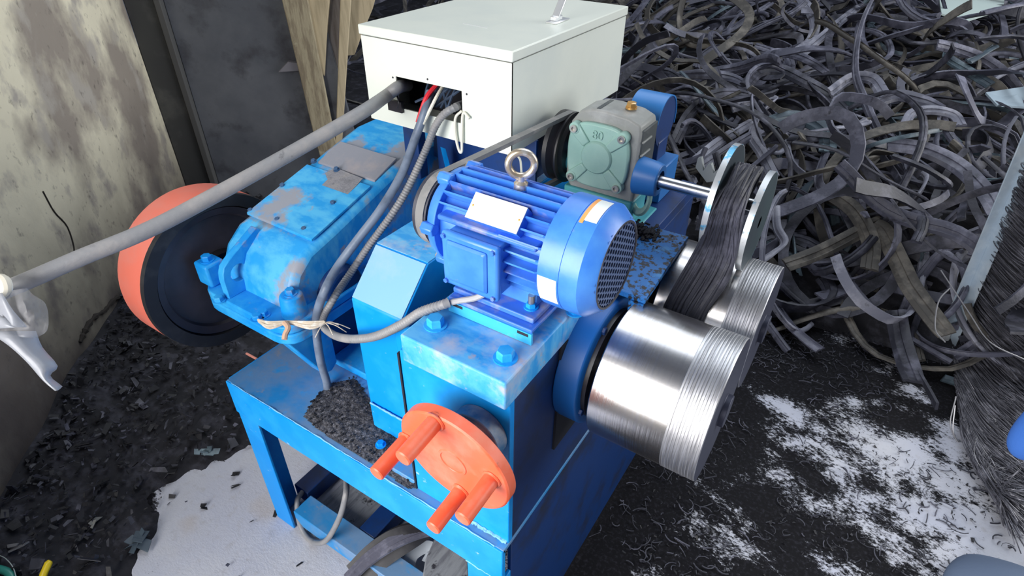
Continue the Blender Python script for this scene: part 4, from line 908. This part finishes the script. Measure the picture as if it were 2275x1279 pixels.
while cnt < 270 and tries < 5000:
    tries += 1
    y = 2.35+(random.random()**1.25)*4.2; x = random.uniform(-2.6, .9)
    z = mound(x, y)
    if not in_view((x, y, z)) or y < 2.36+.10*x: continue
    P, U_ = rand_strip(x, y); w_ = random.choice((.020, .026, .032, .040, .050, .062))
    mi = random.choice((0, 0, 1, 1, 1, 2, 3, 4))
    o = build('tyre_strip', B().sweep(P, U_, SEC(w_, random.uniform(.010, .018))), strip_mats[mi], smooth=50)
    q = M @ (np.array((P[11].x, P[11].y, P[11].z))-CAM); u_, v_ = CX+FPX*q[0]/q[2], CY+FPX*q[1]/q[2]
    bend = (P[-1]-P[0]).length/sum((P[i+1]-P[i]).length for i in range(21))
    pe = [M @ (np.array((e.x, e.y, e.z))-CAM) for e in (P[0], P[-1])]; dx_, dy_ = pe[1][0]/pe[1][2]-pe[0][0]/pe[0][2], pe[1][1]/pe[1][2]-pe[0][1]/pe[0][2]
    sl_ = 'lying level' if abs(dy_) < .25*abs(dx_) else ('standing upright' if abs(dx_) < .3*abs(dy_) else ('slanting right' if dx_*dy_ < 0 else 'slanting left'))
    lab = '%s %s %s tyre strip %s %s %s' % ('narrow' if w_ < .03 else ('broad' if w_ > .045 else 'medium'), 'nearly straight' if bend > .88 else ('curved' if bend > .6 else 'tightly curled'),
        ('dark', 'grey', 'pale', 'bluish', 'brownish')[mi], sl_, ('behind the gearbox' if u_ < 1560 else 'above the discs' if u_ < 1780 else 'mid heap' if u_ < 2010 else 'near the right edge'),
        ('high at the back' if v_ < 110 else 'in the upper rows' if v_ < 240 else 'halfway down' if v_ < 400 else 'in the front rows' if v_ < 560 else 'at the near foot'))
    tag(o, lab, 'tyre strip', 'tyre strips in the heap'); cnt += 1
for k, nm in enumerate(('far', 'left', 'mixed')):
    b = B(); c2 = 0
    while c2 < 260:
        y = random.uniform(2.5, 9.5); x = random.uniform(-5.5, 1.1)
        if not in_view((x, y, mound(x, y)), 200) and random.random() < .8: continue
        P, U_ = rand_strip(x, y); w_ = random.choice((.03, .045, .06))
        b.sweep(P, U_, [(-w_/2, 0), (w_/2, 0), (w_/2, .009), (-w_/2, .009)]); c2 += 1
    tag(build('tyre_strip_tangle', b, strip_mats[(0, 1, 4)[k]], kind='stuff', smooth=50), ('dark tyre strips filling the gaps of the heap behind', 'grey tyre strips filling the gaps of the heap behind', 'brownish tyre strips filling the gaps of the heap behind')[k], 'tyre strips')
# pale sheet on the heap; the second is a slab added as bare floor
def patch(px, lift, m, label):
    q = [on_mound(x, y, lift) for x, y in px]; o = build('pale_patch', B().hexa([p-Vector((0, 0, .01)) for p in q], q), m); tag(o, label, 'sheet')
patch([(2190, 205), (2290, 190), (2310, 240), (2215, 232)], .20, mat('pale_sheet', (.30, .38, .45), .5), 'pale grey blue sheet lying on the heap at the right edge')
patch([(2085, -20), (2235, -20), (2228, 20), (2150, 45), (2092, 30)], .22, mat('pale_floor', (.50, .60, .58), .5), 'pale greenish slab added as bare floor at the top right behind the heap')

# ------------------------------------------------------------------ rubber litter on the floor
def flake(b, x, y, z, s, flat=.3):
    a = random.uniform(0, 2*PI); R_ = Matrix.Rotation(a, 3, 'Z') @ Matrix.Rotation(random.gauss(0, flat), 3, 'X') @ Matrix.Rotation(random.gauss(0, flat), 3, 'Y')
    l, w_, t = s*random.uniform(.6, 1.6), s*random.uniform(.25, .8), s*random.uniform(.08, .2)
    k = random.uniform(.3, 1)
    vs = [(-l, -w_*k, 0), (l, -w_, 0), (l*k, w_, 0), (-l*.8, w_*.8, 0)]
    vs = [R_ @ Vector(v)+Vector((x, y, z)) for v in vs]+[R_ @ Vector((v[0], v[1], t))+Vector((x, y, z)) for v in vs]
    b.add(vs, [(3, 2, 1, 0), (4, 5, 6, 7), (0, 1, 5, 4), (1, 2, 6, 5), (2, 3, 7, 6), (3, 0, 4, 7)])
def wallheap(x, y):      # low drift of rubber scraps banked against the wall
    d = WN.dot(Vector((x, y, 0))-WP); u_ = WD.dot(Vector((x, y, 0))-WP)
    wd = .46+.34*min(1, max(0, (u_+.34)/.18))+.10*mnoise.noise(Vector((x*6, y*6, 4)))+.05*mnoise.noise(Vector((x*19, y*19, 4)))
    h = .15*max(0, 1-max(0, d)/wd)**1.3+.03*mnoise.noise(Vector((x*5, y*5, 1)))*max(0, 1-d/wd)
    return max(-.01, h)
b = B(); vs = []; fs = []; nu, nd = 200, 60
for i in range(nu+1):
    for j in range(nd+1):
        p = WP+WD*(-1.2+3.2*i/nu)+WN*(-.02+.72*j/nd); vs.append((p.x, p.y, wallheap(p.x, p.y)-.012))
for i in range(nu):
    for j in range(nd): a = i*(nd+1)+j; fs.append((a, a+1, a+nd+2, a+nd+1))
tag(build('rubber_scrap_drift', b.add(vs, fs), rubble_m, kind='stuff', smooth=80), 'drift of fine black rubber scrap banked along the stained wall', 'rubber scrap')
b = B(); b2 = B()
for i in range(5200):
    u_ = random.uniform(-.9, 1.9); d = abs(random.gauss(0, .36))
    p = WP+WD*u_+WN*(d+.02)
    if X0-.02 < p.x < 0 and p.y > .5 and p.x > X0 and d > .5 and random.random() < .6: continue
    db = .36+(u_+.5)*.2 if u_ < -.27 else min(.95, .42+(u_+.27)*3)
    if d > db and random.random() < .965: continue
    flake(b if i % 3 else b2, p.x, p.y, max(0, wallheap(p.x, p.y))+random.uniform(0, .012), random.uniform(.003, .011)*(1.8 if random.random() < .12 else 1), .5)
tag(build('rubber_scraps', b, chip_m, kind='stuff', smooth=0), 'flat black rubber scraps scattered over the drift by the wall', 'rubber scrap')
tag(build('rubber_scraps', b2, strip_mats[0], kind='stuff', smooth=0), 'greyer rubber scraps scattered over the drift by the wall', 'rubber scrap')
for k, (px, py, s_, m_, lab) in enumerate(((465, 1010, .022, strip_mats[3], 'bluish crumpled rubber scrap on the pale floor left of the stand leg'), (310, 1208, .026, strip_mats[3], 'folded bluish rubber scrap lying where the pale floor meets the drift'), (440, 985, .02, chip_m, 'black torn rubber scrap on the pale floor behind the bluish one'),
        (450, 1125, .012, chip_m, 'small black rubber scrap alone on the pale floor'), (525, 1075, .012, chip_m, 'dark sliver of rubber on the pale floor nearest the stand leg'), (515, 1050, .013, chip_m, 'knobby black rubber bit on the pale floor by the drift edge'), (225, 1180, .016, mat('grey_pebble', (.2, .2, .19), .7), 'small grey pebble among black scrap'), (75, 1255, .02, mat('grey_pebble2', (.16, .16, .17), .7), 'grey stone beside the yellow handle'))):
    p = at(px, py, z=.012); b = B()
    for q in range(4 if s_ > .02 else 2): flake(b, p.x+random.gauss(0, s_*.5), p.y+random.gauss(0, s_*.4), .003+.006*q+max(0, wallheap(p.x, p.y)), s_, .45)
    tag(build('rubber_scrap' if 'rubber' in lab else 'stone', b, m_, smooth=0), lab, 'scrap' if 'rubber' in lab else 'stone')
b = B(); fib = B()
for i in range(9000):
    x = random.uniform(-.33, 1.2); y = random.uniform(.9, 2.6)
    dens = .75 if x < .10 else .6
    if y > 1.9: dens += .25
    if random.random() > dens*.8: continue
    if mnoise.noise(Vector((x*3, y*3, 2))) < (.02 if x < .10 else -.2): continue
    if random.random() < .55: flake(b, x, y, random.uniform(0, .006), random.uniform(.0012, .006), .4)
    else:
        a = random.uniform(0, 2*PI); l = random.uniform(.01, .05); c_ = random.uniform(-2, 2); p = Vector((x, y, random.uniform(.002, .012))); pts = []
        for k in range(5): pts.append(p.copy()); a += c_*.3; p = p+Vector((math.cos(a), math.sin(a), random.uniform(-.1, .1)))*l/4
        fib.tube(pts, random.uniform(.0008, .0022), 4)
tag(build('rubber_crumbs', b, chip_m, kind='stuff', smooth=0), 'black rubber crumbs strewn over the floor right of the machine', 'crumbs')
tag(build('rubber_fibres', fib, strip_mats[0], kind='stuff'), 'thin curly rubber fibres strewn over the floor right of the machine', 'fibres')

# ------------------------------------------------------------------ wire bundle at the right, with its steel upright
up = thing('steel_upright', (.50, 2.69, 0), 'pale galvanised steel angle standing at the left edge of the wire bundle', 'post')
u0 = at(2092, 760, d=2.50); u1 = at(2290, 295, d=2.02)
dr = (u1-u0).normalized(); sd = Vector(M[0]); sd = (sd-dr*sd.dot(dr)).normalized(); fw_ = dr.cross(sd)
def beam(a0, a1, s0, s1, f0, f1):
    q = lambda p: [p+sd*s+fw_*f for s, f in ((s0, f0), (s1, f0), (s1, f1), (s0, f1))]
    return B().hexa(q(a0), q(a1+dr*.25))
build('flange', beam(u0, u1, -.022, .022, 0, .005), frost, up, bevel=.001)
build('flange', beam(u0, u1, .017, .022, -.05, .0), frost, up, bevel=.001)
build('foot_cap', B().tube([u0-dr*.04, u0+dr*.06], [.028, .022], 8), mat('cap_pale', (.42, .44, .46), .6), up)
SILL = [(2285, 320), (2215, 480), (2160, 620), (2105, 745), (2112, 850), (2128, 940), (2170, 1030), (2215, 1095)]
MIDS = [(2330, 350), (2270, 520), (2235, 690), (2200, 850), (2180, 960), (2190, 1040), (2210, 1080), (2235, 1110)]
ENDS = [(2420, 400), (2380, 600), (2360, 780), (2330, 960), (2300, 1060), (2290, 1110), (2270, 1130), (2260, 1140)]
dA = [2.02, 2.18, 2.32, 2.46, 2.28, 2.12, 1.98, 1.90]
def lerp_list(L_, v):
    k = v*(len(L_)-1); i = min(len(L_)-2, int(k)); f = k-i; a, c = L_[i], L_[i+1]
    return (a[0]+(c[0]-a[0])*f, a[1]+(c[1]-a[1])*f) if isinstance(a, tuple) else a+(c-a)*f
def at_above(px, py, d):          # depth held in front of the floor
    fd = (CAM[2]-.01)/max(1e-6, -ray(px, py)[2]) if ray(px, py)[2] < 0 else 99
    return at(px, py, d=min(d, fd-.012-.05*random.random()))
def wire(v, dd, r, b):
    A_ = lerp_list(SILL, v); Mm = lerp_list(MIDS, v); E_ = lerp_list(ENDS, v); d = lerp_list(dA, v)+dd
    jx, jy = random.gauss(0, 6), random.gauss(0, 9)
    g = random.gauss(0, .02)
    at = at_above
    P = [at(A_[0]+8+abs(random.gauss(0, 10)), A_[1]+random.gauss(0, 10), d=d+.05), at(A_[0]*.5+Mm[0]*.5+jx-4, A_[1]*.5+Mm[1]*.5+jy-12, d=d-.03+g), at(Mm[0]+jx, Mm[1]+jy, d=d-.08+g), at(E_[0]*.5+Mm[0]*.5+jx*2, E_[1]*.5+Mm[1]*.5+jy*2, d=d-.11+g), at(E_[0]+jx*3, E_[1]+jy*3, d=d-.12+g)]
    b.tube(spline(P, 5), r, 4)
b = B()
for i in range(2600): wire(random.random(), abs(random.gauss(0, .03)), random.uniform(.0010, .0022), b)
tag(build('wire_bundle', b, wire_m, kind='stuff'), 'tall bundle of thin dark wires slumping at the right edge', 'wires')
b = B()
for i in range(40): wire(.45+random.random()*.55, -.02, .0012, b)
for px in (((2122, 900), (2118, 960), (2140, 1000), (2165, 1060), (2205, 1110)), ((2124, 880), (2112, 950), (2150, 1010), (2190, 1075)), ((2110, 640), (2085, 670), (2078, 730), (2100, 760)), ((2090, 600), (2150, 690), (2200, 760), (2280, 800))):
    b.tube(spline([at(*p, d=2.1) for p in px], 6), .0022, 5)
tag(build('loose_wires', b, mat('wire_bright', (.34, .34, .36), .35, .5), kind='stuff'), 'brighter loose wires springing out of the dark wire bundle', 'wires')
def at_core(px, py, d):
    fd = (CAM[2]-.01)/max(1e-6, -ray(px, py)[2]) if ray(px, py)[2] < 0 else 99
    return at(px, py, d=min(d, fd-.01))
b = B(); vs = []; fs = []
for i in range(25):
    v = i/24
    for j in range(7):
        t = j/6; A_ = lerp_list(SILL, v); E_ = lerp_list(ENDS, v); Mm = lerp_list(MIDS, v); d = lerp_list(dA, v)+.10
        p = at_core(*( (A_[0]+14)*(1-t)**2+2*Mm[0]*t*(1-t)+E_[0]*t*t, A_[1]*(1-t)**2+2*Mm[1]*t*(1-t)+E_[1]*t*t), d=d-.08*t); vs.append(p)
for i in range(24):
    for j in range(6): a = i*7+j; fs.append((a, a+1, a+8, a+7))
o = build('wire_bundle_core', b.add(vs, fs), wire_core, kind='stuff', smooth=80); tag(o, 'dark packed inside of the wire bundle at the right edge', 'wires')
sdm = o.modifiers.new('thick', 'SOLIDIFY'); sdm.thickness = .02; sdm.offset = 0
# cloth at the lower right corner
def sack(name, c, rx, ry, rz, m, label):
    b = B().sphere(c, rx, ry, rz, 40, 24); b.v = [tuple(Vector(v)+Vector((1, 1, .6))*mnoise.noise(Vector(v)*7)*.03) for v in b.v]; b.v = [(x, y, max(z, .002)) for x, y, z in b.v]
    tag(build(name, b, m, smooth=80), label, 'cloth')
c = at(2225, 1290, z=.06); sack('cloth_bundle', (c.x+.03, c.y-.03, .03), .15, .12, .09, cloth_grey, 'grey blue cloth bundle on the floor at the lower right corner')
c = at(2318, 955, d=1.5); sack('cloth_bundle', (c.x, c.y, c.z), .06, .06, .10, cloth_blue, 'bright blue cloth hanging on the wire bundle at the right edge')
# small things in the lower left corner
hn = thing('tool_handle', at(90, 1290, z=.09), 'yellow plastic tool handle poking up at the lower left corner', 'tool')
build('grip', B().tube([at(88, 1300, z=.07), at(98, 1272, z=.085), at(108, 1250, z=.10), at(112, 1245, z=.102)], [.009, .0095, .0095, .006], 14), yellow, hn)
build('shank', B().tube([at(88, 1300, z=.07), at(80, 1340, z=.04)], .006, 10), black, hn)
cable('green_hose', [at(-30, 1258, z=.10), at(0, 1264, z=.105), at(22, 1275, z=.10), at(38, 1310, z=.08)], .010, teal, 'short piece of dark green hose in the lower left corner', 12)
cable('wire_loop', [at(-10, 1230, z=.12), at(12, 1240, z=.12), at(30, 1262, z=.11), at(38, 1295, z=.10)], .0012, mat('clear_wire', (.35, .4, .38), .3), 'thin clear wire arching over the green hose piece', 6)
